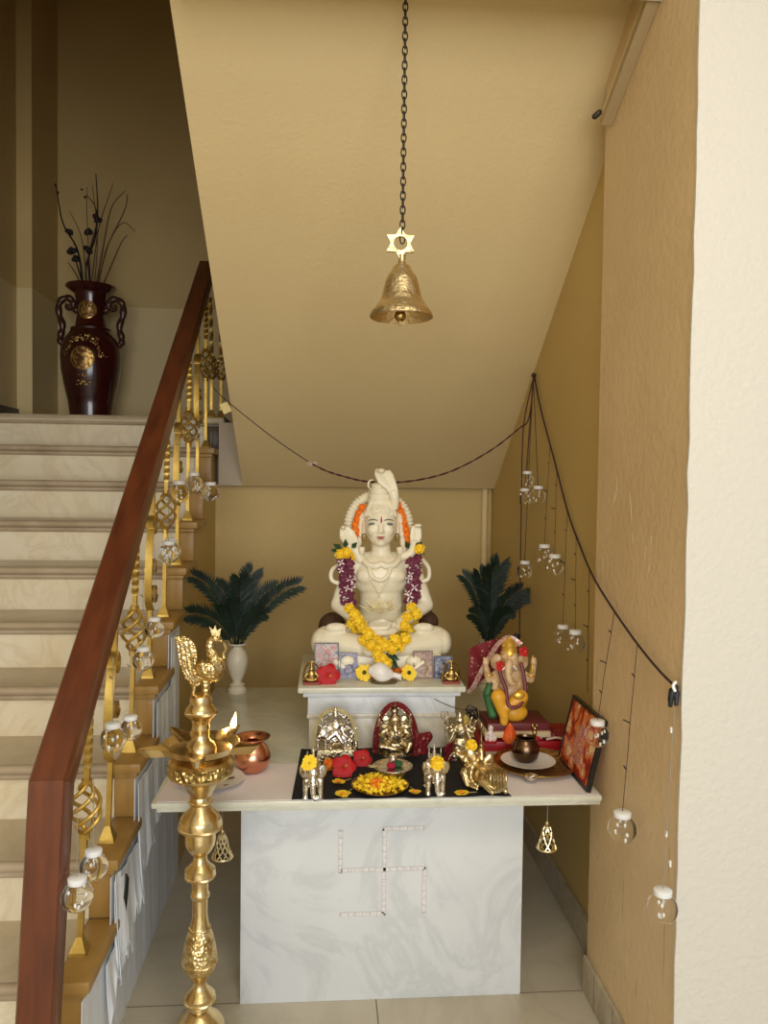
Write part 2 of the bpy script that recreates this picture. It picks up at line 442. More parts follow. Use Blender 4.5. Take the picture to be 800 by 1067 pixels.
for (y0, y1, lo, am, o) in ((1.985, 2.16, lambda Y: .12+.55*(Y-1.98), .030, .010), (2.13, 2.33, lambda Y: .16+.45*(Y-2.1), .035, .012), (2.315, 2.60, lambda Y: .30+.3*(Y-2.3), .03, .006), (2.585, 2.98, lambda Y: .38+.2*(Y-2.6), .02, .003)):
    sheet(y0, y1, jag(lo, am, r5.random()*6), XE-.010+r5.uniform(0, .004), 60, .0022, 'torn_strip', top=under, out=o)
for (y0, y1, zt, lo) in ((2.065, 2.105, .46, .16), (2.10, 2.145, .44, .24)):
    sheet(y0, y1, jag(lambda Y: lo, .03, r5.random()*6), XE-.002, 20, .004, 'torn_strip', top=lambda Y: zt, out=.008)
b = B().prism([V((XE-.004, 2.115, .38)), V((XE-.004, 2.135, .435)), V((XE-.004, 2.16, .41)), V((XE-.004, 2.15, .375)), V((XE-.004, 2.13, .335))], (.012, 0, 0))
b.build('hole', PAINTB, sh, so2, smooth=False)  # black piece painted in for the shade inside a tear

# ================================================================== RAILING
R0, R1 = at(54, 815, 1.65), at(213.5, 287, 3.91)
rd = (R1-R0); 
def railp(Y): return R0 + rd*((Y-R0.y)/rd.y)
ro = V((XR, 1.6, 0))
rail = thing('stair_railing', 'staircase railing of gilded scroll balusters under red brown wooden handrail', 'railing', ro)
newb = at(40, 1067, 1.625); newd = newb-R0; foot = R0+newd*(R0.z/(R0.z-newb.z))
up = V((0, -.6, .8))
rp = [R0+V((0, -.002, 0)), railp(2.2), railp(3.0), railp(3.95)]
B().tube(rp, .052, 4, flat=(1, 1), up=(0, 0, 1)).build('tmp', WOOD) if False else None
def railsec(pts, w, h, nm, upv):
    b = B(); rings = []
    sec = [(-.44, -.5), (.44, -.5), (.5, -.40), (.5, .36), (.44, .5), (-.44, .5), (-.5, .40), (-.5, -.40)]
    for p, u in zip(pts, upv):
        t = rd.normalized(); s = V((1, 0, 0)); 
        rings.append([b.bm.verts.new(p + s*(q[0]*w) + u*(q[1]*h)) for q in sec])
    for a, c in zip(rings, rings[1:]):
        for i in range(8): b.bm.faces.new((a[i], a[(i+1) % 8], c[(i+1) % 8], c[i]))
    b.bm.faces.new(rings[0][::-1]); b.bm.faces.new(rings[-1])
    return b.build(nm, WOOD, rail, ro, angle=28)
nrm = V((0, -rd.z, rd.y)).normalized()
mit = (nrm+V((0, -1, 0))).normalized()*1.12
railsec([R0, railp(2.4), railp(3.2), railp(4.0)], .076, .062, 'handrail', [mit, nrm, nrm, nrm])
railsec([foot+V((0, 0, .0)), R0-V((0, 0, .0006))], .076, .062, 'newel_post', [V((0, -1, 0)), mit])
def barpath(p0, p1, n): return [lerp(p0, p1, i/n) for i in range(n+1)]
def helix(b, p0, p1, R, w, turns, ph):
    ax = (p1-p0); t = ax.normalized(); u = V((1, 0, 0)); v = t.cross(u).normalized(); u = v.cross(t)
    pts = []
    for i in range(19):
        f = i/18; r = R*math.sin(PI*f)**.7+.002
        an = ph+turns*2*PI*f
        pts.append(p0+ax*f+u*r*math.cos(an)+v*r*math.sin(an))
    b.tube(pts, w, 6)
def ribbon(b, pts, w=.024, th=.0055):
    """flat strip: pts lie in the railing plane, width across it."""
    b.tube(pts, 1, 4, flat=(w*.7, th*.7), up=(1, 0, 0), twist=0)
    return b
def spiral(c, r0, r1, a0, a1, n=16):
    return [c+V((0, lerp(r0, r1, i/n)*math.cos(lerp(a0, a1, i/n)), lerp(r0, r1, i/n)*math.sin(lerp(a0, a1, i/n)))) for i in range(n+1)]
def baluster(y, z0, kind):
    top = railp(y)+V((0, 0, -.03)); p0 = V((XR, y, z0)); H = top-p0
    P = lambda f: p0+H*f
    bb = B()
    ft = B().lathe([(.030, 0), (.028, .008), (.013, .036), (.010, .042)], p0, 4, True, (0, 0, PI/4)) 
    if kind == 'basket':
        lo_ = B(); lo_.tube(barpath(P(.03), P(.405), 2), .0095, 4); lo_.tube([P(.395), P(.415)], .013, 8)
        bb.tube([P(.585), P(.60)], .013, 8)
        bb.tube(barpath(P(.60), P(.64), 1), .0095, 4)
        bb.tube(barpath(P(.64), P(.93), 40), .0108, 4, twist=2*PI*2.2)
        bb.tube(barpath(P(.93), P(1), 1), .0095, 4)
        o = bb.build('baluster', GOLDP, rail, ro, angle=25); lo_.build('lower_bar', GOLDP, o, ro, angle=25)
        k = B()
        for q in range(4): helix(k, P(.41), P(.59), .034, .0052, .8, q*PI/2)
        k.build('basket_twist', GOLDP, o, ro)
    else:
        lo_ = B().tube(barpath(P(.03), P(.30), 2), .0095, 4)
        bb.tube(barpath(P(.72), P(1), 3), .0095, 4)
        o = bb.build('baluster', GOLDP, rail, ro, angle=25); lo_.build('lower_bar', GOLDP, o, ro, angle=25)
        # S of two curls joined by a bowed strip
        k = B()
        c1, c2 = P(.36), P(.67)
        ribbon(k, spiral(c1+V((0, .030, .01)), .014, .036, -2.5*PI, -.1*PI, 24) [::1])
        ribbon(k, spiral(c2+V((0, -.004, .0)), .014, .040, -1.2*PI, 1.0*PI, 24))
        s1 = c1+V((0, -.006, -.03)); 
        ribbon(k, smoothpath([P(.30), P(.35)+V((0, -.034, 0)), P(.48)+V((0, -.044, 0)), P(.62)+V((0, -.03, 0)), P(.72)], 6))
        ribbon(k, spiral(P(.50)+V((0, .012, 0)), .010, .030, -.5*PI, 1.9*PI, 24))
        k.build('scroll', GOLDP, o, ro)
    ft.build('foot', GOLDP, o, ro, smooth=False)
for k in range(10, 0, -1): baluster(nose(k)+.125, trz(k), 'basket' if k % 2 else 'scroll')
# landing end: close-set balusters turning towards the upper flight
for i, (dx, yy) in enumerate(((.0, 4.13), (.045, 4.16))):
    p0 = V((XR+dx, yy, LZ)); p1 = V((XR+dx-.01, yy, LZ+.62+.0*i)); b = B()
    b.tube(barpath(p0, p0+V((0, 0, .2)), 2), .0095, 4); b.tube(barpath(p0+V((0, 0, .32)), p1, 30), .0105, 4, twist=7)
    o = b.build('baluster', GOLDP, rail, ro, angle=25)
    k = B()
    for q in range(4): helix(k, p0+V((0, 0, .2)), p0+V((0, 0, .32)), .034, .0052, .8, q*PI/2)
    k.build('basket_twist', GOLDP, o, ro)
    B().lathe([(.030, 0), (.028, .008), (.013, .036), (.010, .042)], p0, 4, True, (0, 0, PI/4)).build('foot', GOLDP, o, ro, smooth=False)

# pale scrapes and cracks in the near wall's paint
b = B(); rq = random.Random(12)
for x, y, L, a in ((642, 508, 26, 1.2), (657, 530, 40, 1.5), (659, 560, 14, 1.3), (672, 575, 18, .9), (678, 562, 10, .4), (676, 592, 12, 1.0), (628, 587, 12, 1.9), (640, 520, 14, 1.0)):
    p_ = atx(x, y, XN); s_q = p_.y/F
    b.ell((XN, p_.y, p_.z), (.0006, 1.6*s_q*rq.uniform(.6, 1.3), L*.5*s_q), (rq.uniform(-.3, .3), 0, 0), sub=2)
struct('trim_4', b, mat('scraped_paint', (.72, .60, .40), .6), True)
b = B()
for x, y, L in ((649, 935, 60), (692, 985, 90), (697, 900, 40), (622, 700, 30), (663, 1030, 26), (631, 937, 8)):
    p_ = atx(x, y, XN); s_q = p_.y/F; pts = [V((XN, p_.y+rq.uniform(-.002, .002), p_.z+L*s_q*(.5-i/6))) for i in range(7)]
    b.tube(pts, [.0002, .0006, .0009, .0006, .0009, .0005, .0002], 5)
struct('trim_5', b, mat('paint_crack', (.26, .18, .09), .8))
# ================================================================== ALTAR TABLE
TZ, YF, YT = .645, 2.09, 3.28
TX0, TX1 = -.455, .776
to = V((.18, YF+.13, 0))
table = thing('altar_table', 'marble topped altar table on white marble block with inlaid swastika', 'table', to)
b = B()
b.box((TX0, YF, TZ-.016), (TX1, YT, TZ), bev=.004)
b.box((TX0+.012, YF+.010, TZ-.030), (TX1-.001, YT, TZ-.0155), bev=.004)
b.build('tabletop', SLAB, table, to)
BX0, BX1 = -.231, .589
B().box((BX0, 2.222, 0), (BX1, 3.2, TZ-.029), bev=.002).build('pedestal_block', PANEL, table, to)
# inlaid swastika of short pale mother-of-pearl pieces
INL = mat('pearl_inlay', (.82, .80, .78), .25, col2=(.62, .60, .60), nscale=90)
INLG = mat('inlay_grout', (.52, .49, .46), .6)
YB1 = 2.222
def pp(x, y): p = at(x, y, YB1); p.y = YB1; return p
sw = V((0, 0, 0))
segs = [((400, 865), (400, 952)), ((355, 907), (442, 904.5)), ((400, 864), (441, 862)), ((441.5, 905), (442, 950)), ((355, 953.5), (400, 951)), ((354.5, 866), (355, 909))]
g = B(); gg = B(); rr = random.Random(3)
for a, c in segs:
    pa, pc = pp(*a), pp(*c)
    if abs(pa.x-pc.x) < abs(pa.z-pc.z): pa.x = pc.x = (pa.x+pc.x)/2
    else: pa.z = pc.z = (pa.z+pc.z)/2
    L = (pc-pa).length; d = (pc-pa).normalized(); n = max(1, round(L/.021)); s = V((d.z, 0, -d.x))
    for i in range(n):
        q0 = pa+d*(L*i/n+.0012); q1 = pa+d*(L*(i+1)/n-.0012); wd = .0052
        g.prism([q0+s*wd, q1+s*wd, q1-s*wd, q0-s*wd], (0, -.0016, 0))
    gg.prism([pa-d*.004+s*.0066, pc+d*.004+s*.0066, pc+d*.004-s*.0066, pa-d*.004-s*.0066], (0, -.0007, 0))
sg = gg.build('swastika_inlay', INLG, table, to, smooth=False)
g.build('pearl_pieces', INL, sg, to, smooth=False)

# cloths lying on the table
def flatcloth(name, x0, x1, y0, y1, z, mt, label, amp=.0012, over=0, holes=None):
    o0 = V(((x0+x1)/2, y0, z))
    def fn(u, v):
        x = x0+(x1-x0)*u; y = y0+(y1-y0)*v
        return V((x+.002*math.sin(y*40), y+.002*math.sin(x*31), z+amp*(.5+.5*math.sin(x*37+y*17))))
    o = B().grid(fn, 60, 30).solid(.0012).build(name, mt, None, o0, loc=o0)
    return tag(o, label, 'cloth')
tag(flatcloth('table_cloth', TX0+.012, TX1-.012, YF+.004, 2.372, TZ+.0013, WHITEC, 'x'), 'white cloth spread along the front of the marble altar table')
MATZ = TZ+.0052
def fnm(u, v):
    y = YF+.002+(2.492-YF)*v; x0 = lerp(-.083, -.070, v); x1 = lerp(.520, .440, max(0, v*1.0))
    x = lerp(x0, x1, u)
    return V((x, y, MATZ-.001+.0012*math.sin(x*50+y*20)))
mo = V((.2, 2.1, MATZ))
tag(B().grid(fnm, 60, 30).solid(.0012).build('black_mat', BLACKC, None, mo, loc=mo), 'black cloth mat under the silver elephants and small metal idols', 'mat')
AZ = MATZ+.001     # things on the mat
CZ = TZ+.0042      # things on the white cloth

# ================================================================== PEDESTAL
po = V((.185, 2.52, TZ))
ped = thing('idol_pedestal', 'stepped white marble pedestal under the large seated statue', 'pedestal', po)
B().box((-.082, 2.487, .830), (.461, 2.99, .849), bev=.004).build('top_slab', SLAB, ped, po)
B().box((-.066, 2.497, .815), (.447, 2.98, .8305), bev=.004).build('moulding', PANEL, ped, po)
B().box((-.050, 2.507, .758), (.430, 2.97, .8155), bev=.002).build('upper_block', PANEL, ped, po)
b = B(); b.box((-.046, 2.507, TZ), (.410, 2.97, .745), bev=.002); b.box((-.053, 2.501, .744), (.433, 2.97, .7585), bev=.003)
b.build('lower_block', marble('cream_marble', (.70, .64, .52), (.5, .44, .33), 3, .3, .4), ped, po)
PZ = .849

# ================================================================== STATUE
YS0 = 2.78
sr = at(397, 695.6, YS0); sr.z = PZ
st = thing('seated_statue', 'cream marble statue of seated meditating deity with cobras on pedestal', 'statue', sr)
s = YS0/F
def P(x, y, d=0): return at(x, y, YS0+d)-sr
b = B()
# trunk
b.ell(P(397, 655, .02), (38*s, .10, 24*s))
b.ell(P(397, 628, .005), (23*s, .066, 34*s)); b.ell(P(397, 600, .0), (30*s, .072, 26*s))
b.ell(P(385, 600, -.038), (14*s, .034, 10*s)); b.ell(P(409, 600, -.038), (14*s, .034, 10*s))
b.cap(P(372, 585, .01), P(423, 585, .01), 10.5*s)
b.cap(P(397, 584, 0), P(396.5, 560, .0), 11*s, 9.5*s)
# head
b.ell(P(396.5, 547, -.012), (17*s, .064, 22.5*s)); b.ell(P(396.5, 558, -.030), (13*s, .044, 11*s)); b.ell(P(396.5, 565.5, -.058), (5.5*s, .016, 4*s))
b.cap(P(396.7, 545, -.072), P(396.7, 553.5, -.082), 1.7*s, 2.5*s); b.ell(P(394.3, 554.2, -.076), 1.7*s); b.ell(P(399.1, 554.2, -.076), 1.7*s)
b.ell(P(396.6, 559.2, -.073), (4.3*s, .010, 1.7*s)); b.ell(P(396.6, 561.7, -.072), (3.6*s, .010, 1.5*s))
for x in (378.6, 414.6):
    b.ell(P(x, 549, -.005), (2.2*s, .014, 7.5*s)); b.ell(P(x, 556, -.008), (2.2*s, .010, 4*s))
b.ell(P(388.5, 552, -.055), (6*s, .022, 7*s)); b.ell(P(404.5, 552, -.055), (6*s, .022, 7*s))
# arms and lap hands
for sx, sh_, el, wr in ((-1, (368, 587), (352.5, 630), (383, 654)), (1, (427, 587), (443.5, 630), (411, 654))):
    b.cap(P(*sh_, .005), P(*el, -.01), 10.5*s, 8*s); b.ell(P(sh_[0], sh_[1], .005), 11.5*s); b.cap(P(*el, -.01), P(*wr, -.135), 8.2*s, 5.8*s)
b.ell(P(397, 657, -.155), (17*s, .032, 6*s))
for i in range(4):
    b.cap(P(385+i*.6, 650.5+i*1.4, -.160-.007*i), P(408-i*1.2, 648.8+i*1.9, -.168-.007*i), 1.9*s, 1.5*s)
b.cap(P(386, 649, -.150), P(397, 645.5, -.165), 2.2*s, 1.6*s); b.cap(P(411, 650, -.150), P(400, 645.5, -.165), 2.2*s, 1.6*s)
# crossed legs
for x0, x1, x2 in ((383, 341, 408), (411, 453, 386)):
    b.cap(P(x0, 667, .0), P(x1, 667.5, -.075), 20*s, 15.5*s); b.cap(P(x1, 669.5, -.09), P(x2, 676, -.165), 14*s, 9*s)
b.ell(P(333, 669, -.08), (9*s, .05, 13.5*s)); b.ell(P(461, 669, -.08), (9*s, .05, 13.5*s))
for x in (350, 441):
    b.ell(P(x, 654, -.11), (11*s, .022, 5*s))
    for i in range(5): b.ell(P(x-6+i*3, 651.5, -.118), 2.0*s, sub=2)
body = b.blob('body', STATUE, st, None, .0042, 3)
hit = caster(body, sr)
def on(x, y, out=0): return hit(x, y, out, YS0-.05)
# plinth of the statue
b = B(); b.box(P(345, 682, -.15), P(449, 707, .12), bev=.010); b.cap(P(350, 690, -.155), P(370, 702, -.16), 5*s); b.cap(P(440, 690, -.155), P(424, 702, -.16), 5*s)
b.ell(P(362, 690, -.16), (9*s, .012, 7*s)); b.ell(P(432, 690, -.16), (9*s, .012, 7*s))
b.build('plinth', STATUE, st)
# hair
b = B()
b.ell(P(396.5, 537, .016), (19.5*s, .068, 16.5*s))
for i in range(9):
    x = 381.5+i*3.75; f_ = math.sin(PI*i/8); b.cap(P(x, 536.5-4.5*f_+(i % 2), -.040-.020*f_), P(396.5+(x-396.5)*.6, 521, -.025), 2.5*s, 2.2*s)
for x0, x1, x2, x3 in ((378, 374.5, 371, 366), (415.5, 419, 422, 427)):
    b.cap(P(x0, 538, .005), P(x1, 560, .02), 4.5*s, 5*s); b.cap(P(x1, 560, .02), P(x3, 583, .035), 5*s, 5*s)
    b.cap(P(x1, 562, .0), P(x2, 580, -.02), 3.2*s, 2.5*s)
for y, r in ((522, 15.5), (516.5, 14), (511, 12.2), (506, 10.5)): b.ell(P(396.5, y, 0), (r*s, r*s*.95, 3.9*s))
b.blob('hair', STATUE, st, None, .004, 1)
# ribbed coil behind the head
b = B(); pts = []; rad = []
for i in range(241):
    a = math.radians(215-250*i/240); pts.append(P(394.5+31*math.cos(a), 549-33.5*math.sin(a), .045)); rad.append((4.8+1.3*abs(math.sin(i*PI/6)))*s)
b.tube(pts, rad, 12); b.build('coiled_halo', STATUE, st)
# cobras
def cobra(path, wid, head, hr):
    """raised cobra: a round body flattening into a wide hood, and a small bent head."""
    b = B(); n = 8; pts = smoothpath([P(*q) for q in path], n); N = len(pts)
    def wd(i):
        f = i/n; k = min(int(f), len(wid)-2); return lerp(V(wid[k]), V(wid[k+1]), f-k)
    x = V((1, 0, 0)); rings = []
    for i, p_ in enumerate(pts):
        t_ = (pts[min(i+1, N-1)]-pts[max(i-1, 0)]).normalized(); u = (x-t_*x.dot(t_)).normalized(); v = t_.cross(u)
        hw, ht = wd(i)[0]*s, wd(i)[1]*s
        rings.append([b.bm.verts.new(p_+u*hw*math.cos(a)+v*(ht*math.sin(a)*(1 if math.sin(a)*v.y > 0 else (1-.75*math.cos(a)**0*(1-abs(math.cos(a)))*(hw > 1.6*ht))))) for a in [2*PI*k/20 for k in range(20)]])
    for a_, c in zip(rings, rings[1:]):
        for k in range(20): b.bm.faces.new((a_[k], a_[(k+1) % 20], c[(k+1) % 20], c[k]))
    b.bm.faces.new(rings[0][::-1]); b.bm.faces.new(rings[-1])
    b.ell(P(*head), (hr[0]*s, hr[1]*s, hr[2]*s))
    return b.blob('cobra', STATUE, st, None, .0024, 1)
cobra([(411, 530, -.03), (411, 519, -.042), (408, 508, -.044), (402, 499, -.038), (398, 492, -.030), (398, 489.5, -.03)], [(4, 4), (4.5, 4), (6, 3.2), (9.5, 3), (8.5, 3), (5, 2.4)], (397, 490.5, -.046), (4.5, 5.5, 2.6))
cobra([(376, 585, -.03), (371, 574, -.034), (366, 565, -.03), (361.5, 557, -.022), (358.5, 550.5, -.02), (358, 548.5, -.02)], [(4.6, 4.6), (5, 4), (8, 3), (8.5, 3), (5, 2.6), (2.5, 2)], (357.5, 549.5, -.032), (2.6, 4.5, 2.2))
cobra([(418, 580, -.03), (427, 577, -.034), (431.5, 568, -.03), (433, 559, -.024), (433.5, 550.5, -.02), (433.5, 547.5, -.02)], [(5, 5), (4.8, 4.6), (4.6, 3.6), (6.5, 3), (5.6, 2.8), (3, 2)], (435.5, 547.5, -.032), (4.2, 4.5, 2))
for pth in ([(355, 588, 0), (346, 594, -.02), (345.5, 604, -.03), (353, 608, -.03)], [(440, 583, 0), (446.5, 592, -.02), (446, 603, -.03), (438, 606, -.03)]):
    B().tube(smoothpath([P(*q) for q in pth], 8), 2.3*s, 10).build('armlet_coil', STATUE, st)
# neck serpents and beads, following the chest
def drape(pts, r, nm, out):
    q = smoothpath([V((x, y, 0)) for x, y in pts], 8)
    return B().tube([on(p.x, p.y, out) for p in q], r, 10).build(nm, STATUE, st)
drape([(377, 570), (377, 580), (383, 588), (391, 590), (397, 588), (403, 590), (411, 588), (417, 580), (416, 570)], 3.4*s, 'neck_serpent', .006)
drape([(386, 588), (385, 595), (389, 602), (396, 604.5), (402, 602), (406, 595), (407, 588)], 2.1*s, 'neck_loop', .004)
b = B(); q = smoothpath([V(p) for p in ((383, 590, 0), (386, 603, 0), (391, 611, 0), (395, 616.5, 0), (399, 611, 0), (404, 603, 0), (408, 590, 0))], 5)
for p in q: b.ell(on(p.x, p.y, .003), 1.35*s, sub=2)
for dx, dy in ((0, 1), (-2.2, -1.5), (2.2, -1.5), (0, 4)): b.ell(on(395+dx, 617+dy, .003), 1.5*s, sub=2)
b.build('bead_necklace', STATUE, st)
B().tube([P(388+4.5*math.cos(a), 505+5*math.sin(a), -.045) for a in [math.radians(100+190*i/14) for i in range(15)]], [(.25+.75*math.sin(PI*i/14))*s for i in range(15)], 8).build('crescent_moon', STATUE, st)
# painted face
for x, f in ((388.6, -1), (404.6, 1)):
    b = B(); b.ell(on(x, 546.2, -.0005), (4.9*s, .0024, 1.6*s)); b.build('eye', EYEW, st)
    b = B(); b.tube([on(x+dx*f, 542.6-1.3*math.cos(dx*.32), .0003) for dx in (-5, -3, -1, 1, 3, 5)], [.3*s, .6*s, .7*s, .7*s, .55*s, .3*s], 6); b.build('eyebrow', EYEW, st)
b = B(); b.ell(on(396.6, 559.6, .0005), (4.0*s, .0022, .9*s)); b.ell(on(396.6, 561.3, .0005), (3.1*s, .0022, .8*s)); b.build('lips', LIPR, st)
B().tube([on(397.2, y, .0003) for y in (538.5, 541, 543, 545)], [.5*s, .8*s, 1*s, .6*s], 6).build('forehead_mark', TILAK, st)
for x in (379.5, 413.6):
    B().tube([P(x+2.3*math.cos(a), 560+4*math.sin(a), -.022) for a in [2*PI*i/16 for i in range(16)]], .8*s, 6, closed=True).build('earring', BRASSD, st)

# ------------------------------------------------------------------ flowers
def petalflower(b, n, rows, R, H, wid, cup=.3, rnd=random.Random(1), face=None):
    for j in range(rows):
        r = R*(1-j/rows*.75); m = max(5, int(n*(1-j/rows*.55)))
        for i in range(m):
            a = 2*PI*(i+.5*(j % 2))/m + rnd.uniform(-.12, .12); lift = H*j/rows
            d = V((math.cos(a), math.sin(a), 0)); t = V((-math.sin(a), math.cos(a), 0))
            tip = d*r*rnd.uniform(.9, 1.08)+V((0, 0, lift+cup*r*.4*rnd.uniform(.6, 1.4))); base = d*r*.15+V((0, 0, lift*.8)); mid = d*r*.62+V((0, 0, lift+cup*r*.35))
            w = wid*r
            vs = [b.bm.verts.new(p) for p in (base, mid-t*w, tip-t*w*.55, tip+t*w*.55, mid+t*w)]
            b.bm.faces.new(vs)
    return b
def marigold_mesh(R, mt, nm='marigold', seed=1):
    b = B(); rnd = random.Random(seed)
    for k in range(90):
        z = 1-1.75*k/89; a = k*2.39996
        r = math.sqrt(max(0, 1-z*z)); n = V((r*math.cos(a), r*math.sin(a), z)); t = n.orthogonal().normalized(); u = n.cross(t)
        an = rnd.uniform(0, 6.28); t2 = t*math.cos(an)+u*math.sin(an); u2 = n.cross(t2)
        c = n*R*rnd.uniform(.80, 1.0); w = R*.24
        vs = [b.bm.verts.new(p) for p in (n*R*.55, c-u2*w+t2*w*.3, c+n*R*.05+t2*w*.9, c+u2*w+t2*w*.3)]
        b.bm.faces.new(vs)
    b.ell((0, 0, 0), R*.74, sub=2)
    return b.build(nm, mt, smooth=False)
protoY = marigold_mesh(1, YEL); protoO = marigold_mesh(1, ORA, seed=4)
def copyflower(proto, parent, loc, r, nm='marigold', rnd=random.Random(9)):
    o = proto.copy(); o.name = nm; COL.objects.link(o); o.parent = parent; o.location = loc; o.scale = (r, r, r)
    o.rotation_euler = (rnd.uniform(.9, 1.9), rnd.uniform(-.5, .5), rnd.uniform(0, 6))
    return o
# long garland over the statue's arms
gar = thing('flower_garland', 'long garland of yellow marigolds and purple orchids draped over statue', 'garland', sr, 0)
rg = random.Random(21)
ystr = [(364, 634), (370, 641), (374, 647), (367, 650), (378, 654), (371, 659), (384, 660), (379, 667), (390, 664), (386, 673), (397, 669), (394, 676), (402, 673),
        (429, 633), (433, 640), (424, 643), (430, 649), (421, 652), (427, 658), (416, 660), (422, 666), (411, 667), (416, 674), (408, 676), (361, 576), (354, 577), (366, 579), (437, 572)]
for x, y in ystr: copyflower(protoY, gar, on(x, y, .012), rg.uniform(5.6, 6.8)*s)
def orchids(xa, ya, xb, yb, nm):
    b = B(); c = B(); n = 15
    for i in range(n):
        f = i/(n-1)
        for k in range(5):
            x = lerp(xa, xb, f)+rg.uniform(-6, 6); y = lerp(ya, yb, f)+rg.uniform(-1.6, 1.6)
            p = on(x, y, .008+.014*rg.random())
            a = rg.uniform(0, 6.28); L = rg.uniform(4.0, 6.0)*s
            B2 = c if (k == 0 and i % 3 != 1) else b
            for q in range(4 if B2 is c else 3):
                an = a+q*2*PI/4; d = V((math.cos(an), -.45, math.sin(an))).normalized(); w = d.cross(V((0, 1, 0))).normalized()*L*.28
                if B2 is c: w *= .65
                q_ = p-V((0, .004, 0)) if B2 is c else p
                B2.bm.faces.new([B2.bm.verts.new(v) for v in (q_, q_+d*L*.55-w, q_+d*L, q_+d*L*.55+w)])
            b.ell(p+V((0, .006, 0)), 3.4*s, sub=1)
    o = b.build(nm, PURP, gar, smooth=False); c.build('white_petals', PETW, o, smooth=False)
orchids(359.5, 585, 363, 630, 'orchid_strand'); orchids(432, 581, 429, 628, 'orchid_strand')
def on2(x, y): return P(x, y, -.195) if y > 677 else on(x, y, .016)
def leaves(spots, parent, nm='leaves'):
    b = B()
    for x, y, an, L in spots:
        p = on2(x, y); d = V((math.cos(an), -.25, math.sin(an))).normalized(); w = d.cross(V((0, 1, 0))).normalized()*L*.3*s; L *= s
        u = V((0, -1, 0))*L*.1
        b.bm.faces.new([b.bm.verts.new(v) for v in (p, p+d*L*.4-w+u, p+d*L)]); b.bm.faces.new([b.bm.verts.new(v) for v in (p, p+d*L, p+d*L*.4+w+u)])
    return b.build(nm, LEAF, parent, smooth=False)
leaves([(356, 572, 2.6, 11), (360, 571, 1.6, 10), (366, 571, .8, 9), (352, 574, 3.0, 8), (426, 572, 2.0, 10), (432, 570, .6, 10), (436, 574, -.5, 8), (402, 681, -.4, 15), (403, 678, .2, 14), (405, 684, -1.0, 15), (402, 688, -1.5, 13), (399, 680, 2.4, 9), (401, 683, -.8, 17), (406, 688, -.7, 12)], gar)
for x, y in ((393, 680), (398, 685), (402.5, 689.5), (394.5, 688)): copyflower(protoY, gar, on2(x, y)+V((0, -.022, 0)), rg.uniform(5.0, 5.8)*s)
# orange garland behind the head
go = thing('orange_garland', 'orange marigold garland hung behind the head of large statue', 'garland', sr)
for x, y in ((378, 529), (375, 535), (373, 541), (371, 547), (371, 553), (371, 559), (413, 527), (416, 533), (418, 539), (419, 545), (421, 551), (422.5, 557), (423.5, 563)):
    copyflower(protoO, go, P(x+(1.5 if x > 400 else -.5), y, .004), 4.6*s)
# lotus in the lap
lot = at(396, 640, YS0-.215)
lt = thing('lotus_flower', 'pale cream lotus bloom resting in the lap of seated statue', 'flower', lot)
b = B()
for ring, (n, L, el) in enumerate(((8, 22, .35), (7, 19, .75), (5, 13, 1.1))):
    for i in range(n):
        a = 2*PI*i/n+ring*.5; d = V((math.cos(a)*math.cos(el), math.sin(a)*math.cos(el)*.8, math.sin(el))); w = V((-math.sin(a), math.cos(a), 0))*L*.34*s
        u = V((0, 0, 1))
        b.bm.faces.new([b.bm.verts.new(v) for v in (V((0, 0, 0)), d*L*s*.5-w, d*L*s+u*.004, d*L*s*.5+w)])
b.solid(.0012).build('petals', mat('lotus_cream', (.90, .80, .48), .5, col2=(.92, .84, .62), nscale=30), lt)
B().ell((0, -.004, .012), 2.6*s).build('flower_centre', YEL, lt)
# coconuts on the pedestal behind the shoulders
for nm, x, y, r, lab, tip in (('coconut', 346, 650, 14.5, 'brown husked coconut behind the statue knee nearer the stairs', 0), ('coconut', 446.5, 645, 10.5, 'pointed brown coconut behind the statue knee nearer the painted elephant god', 1)):
    c = at(x, y+3, 2.86); c0 = V((c.x, c.y, PZ)); zc = c.z-PZ
    b = B(); R = r*2.86/F
    b.ell((0, 0, zc), (R, R*.95, R*1.05))
    if tip: b.cap((0, 0, zc+R*.8), (0, 0, zc+R*1.75), R*.45, R*.08)
    b.lathe([(R*.75, 0), (R*.7, .012), (R*.45, .02), (R*.4, zc-R*.7), (R*.5, zc-R*.6)], (0, 0, 0), 24)
    o = b.blob(nm, COCO, None, None, .004, 2, c0)
    tag(o, lab, 'coconut')
# conch, marigolds and hibiscus at the front of the pedestal top
def flower_thing(proto, x, y, Y, r, nm, lab, cat='flower', group=None, rot=None, z=None):
    o = proto.copy(); o.name = nm; COL.objects.link(o); p = at(x, y, Y); R = r*Y/F
    if z is not None: p.z = z+R*.9
    o.location = p; o.scale = (R, R, R); o.rotation_euler = rot or (1.25, 0, random.uniform(0, 6))
    return tag(o, lab, cat, group)
ctr = mat('marigold_heart', (.05, .06, .01), .7)
def open_marigold(lab, x, y, Y, r, z):
    R = r*Y/F; p = at(x, y, Y); p.z = z+R*.97
    t = thing('marigold', lab, 'flower', p, 0); t.rotation_euler = (1.25, 0, .1)
    petalflower(B(), 16, 4, R, R*.5, .22).build('petals', YEL, t, smooth=False)
    B().ell((0, 0, R*.35), (R*.28, R*.28, R*.2), sub=2).build('flower_centre', ctr, t)
open_marigold('yellow marigold with dark heart near the large deity picture on pedestal', 379, 706, 2.57, 9, PZ)
open_marigold('yellow marigold with dark heart near the gold framed picture on pedestal', 425.5, 705.5, 2.57, 8.5, PZ)
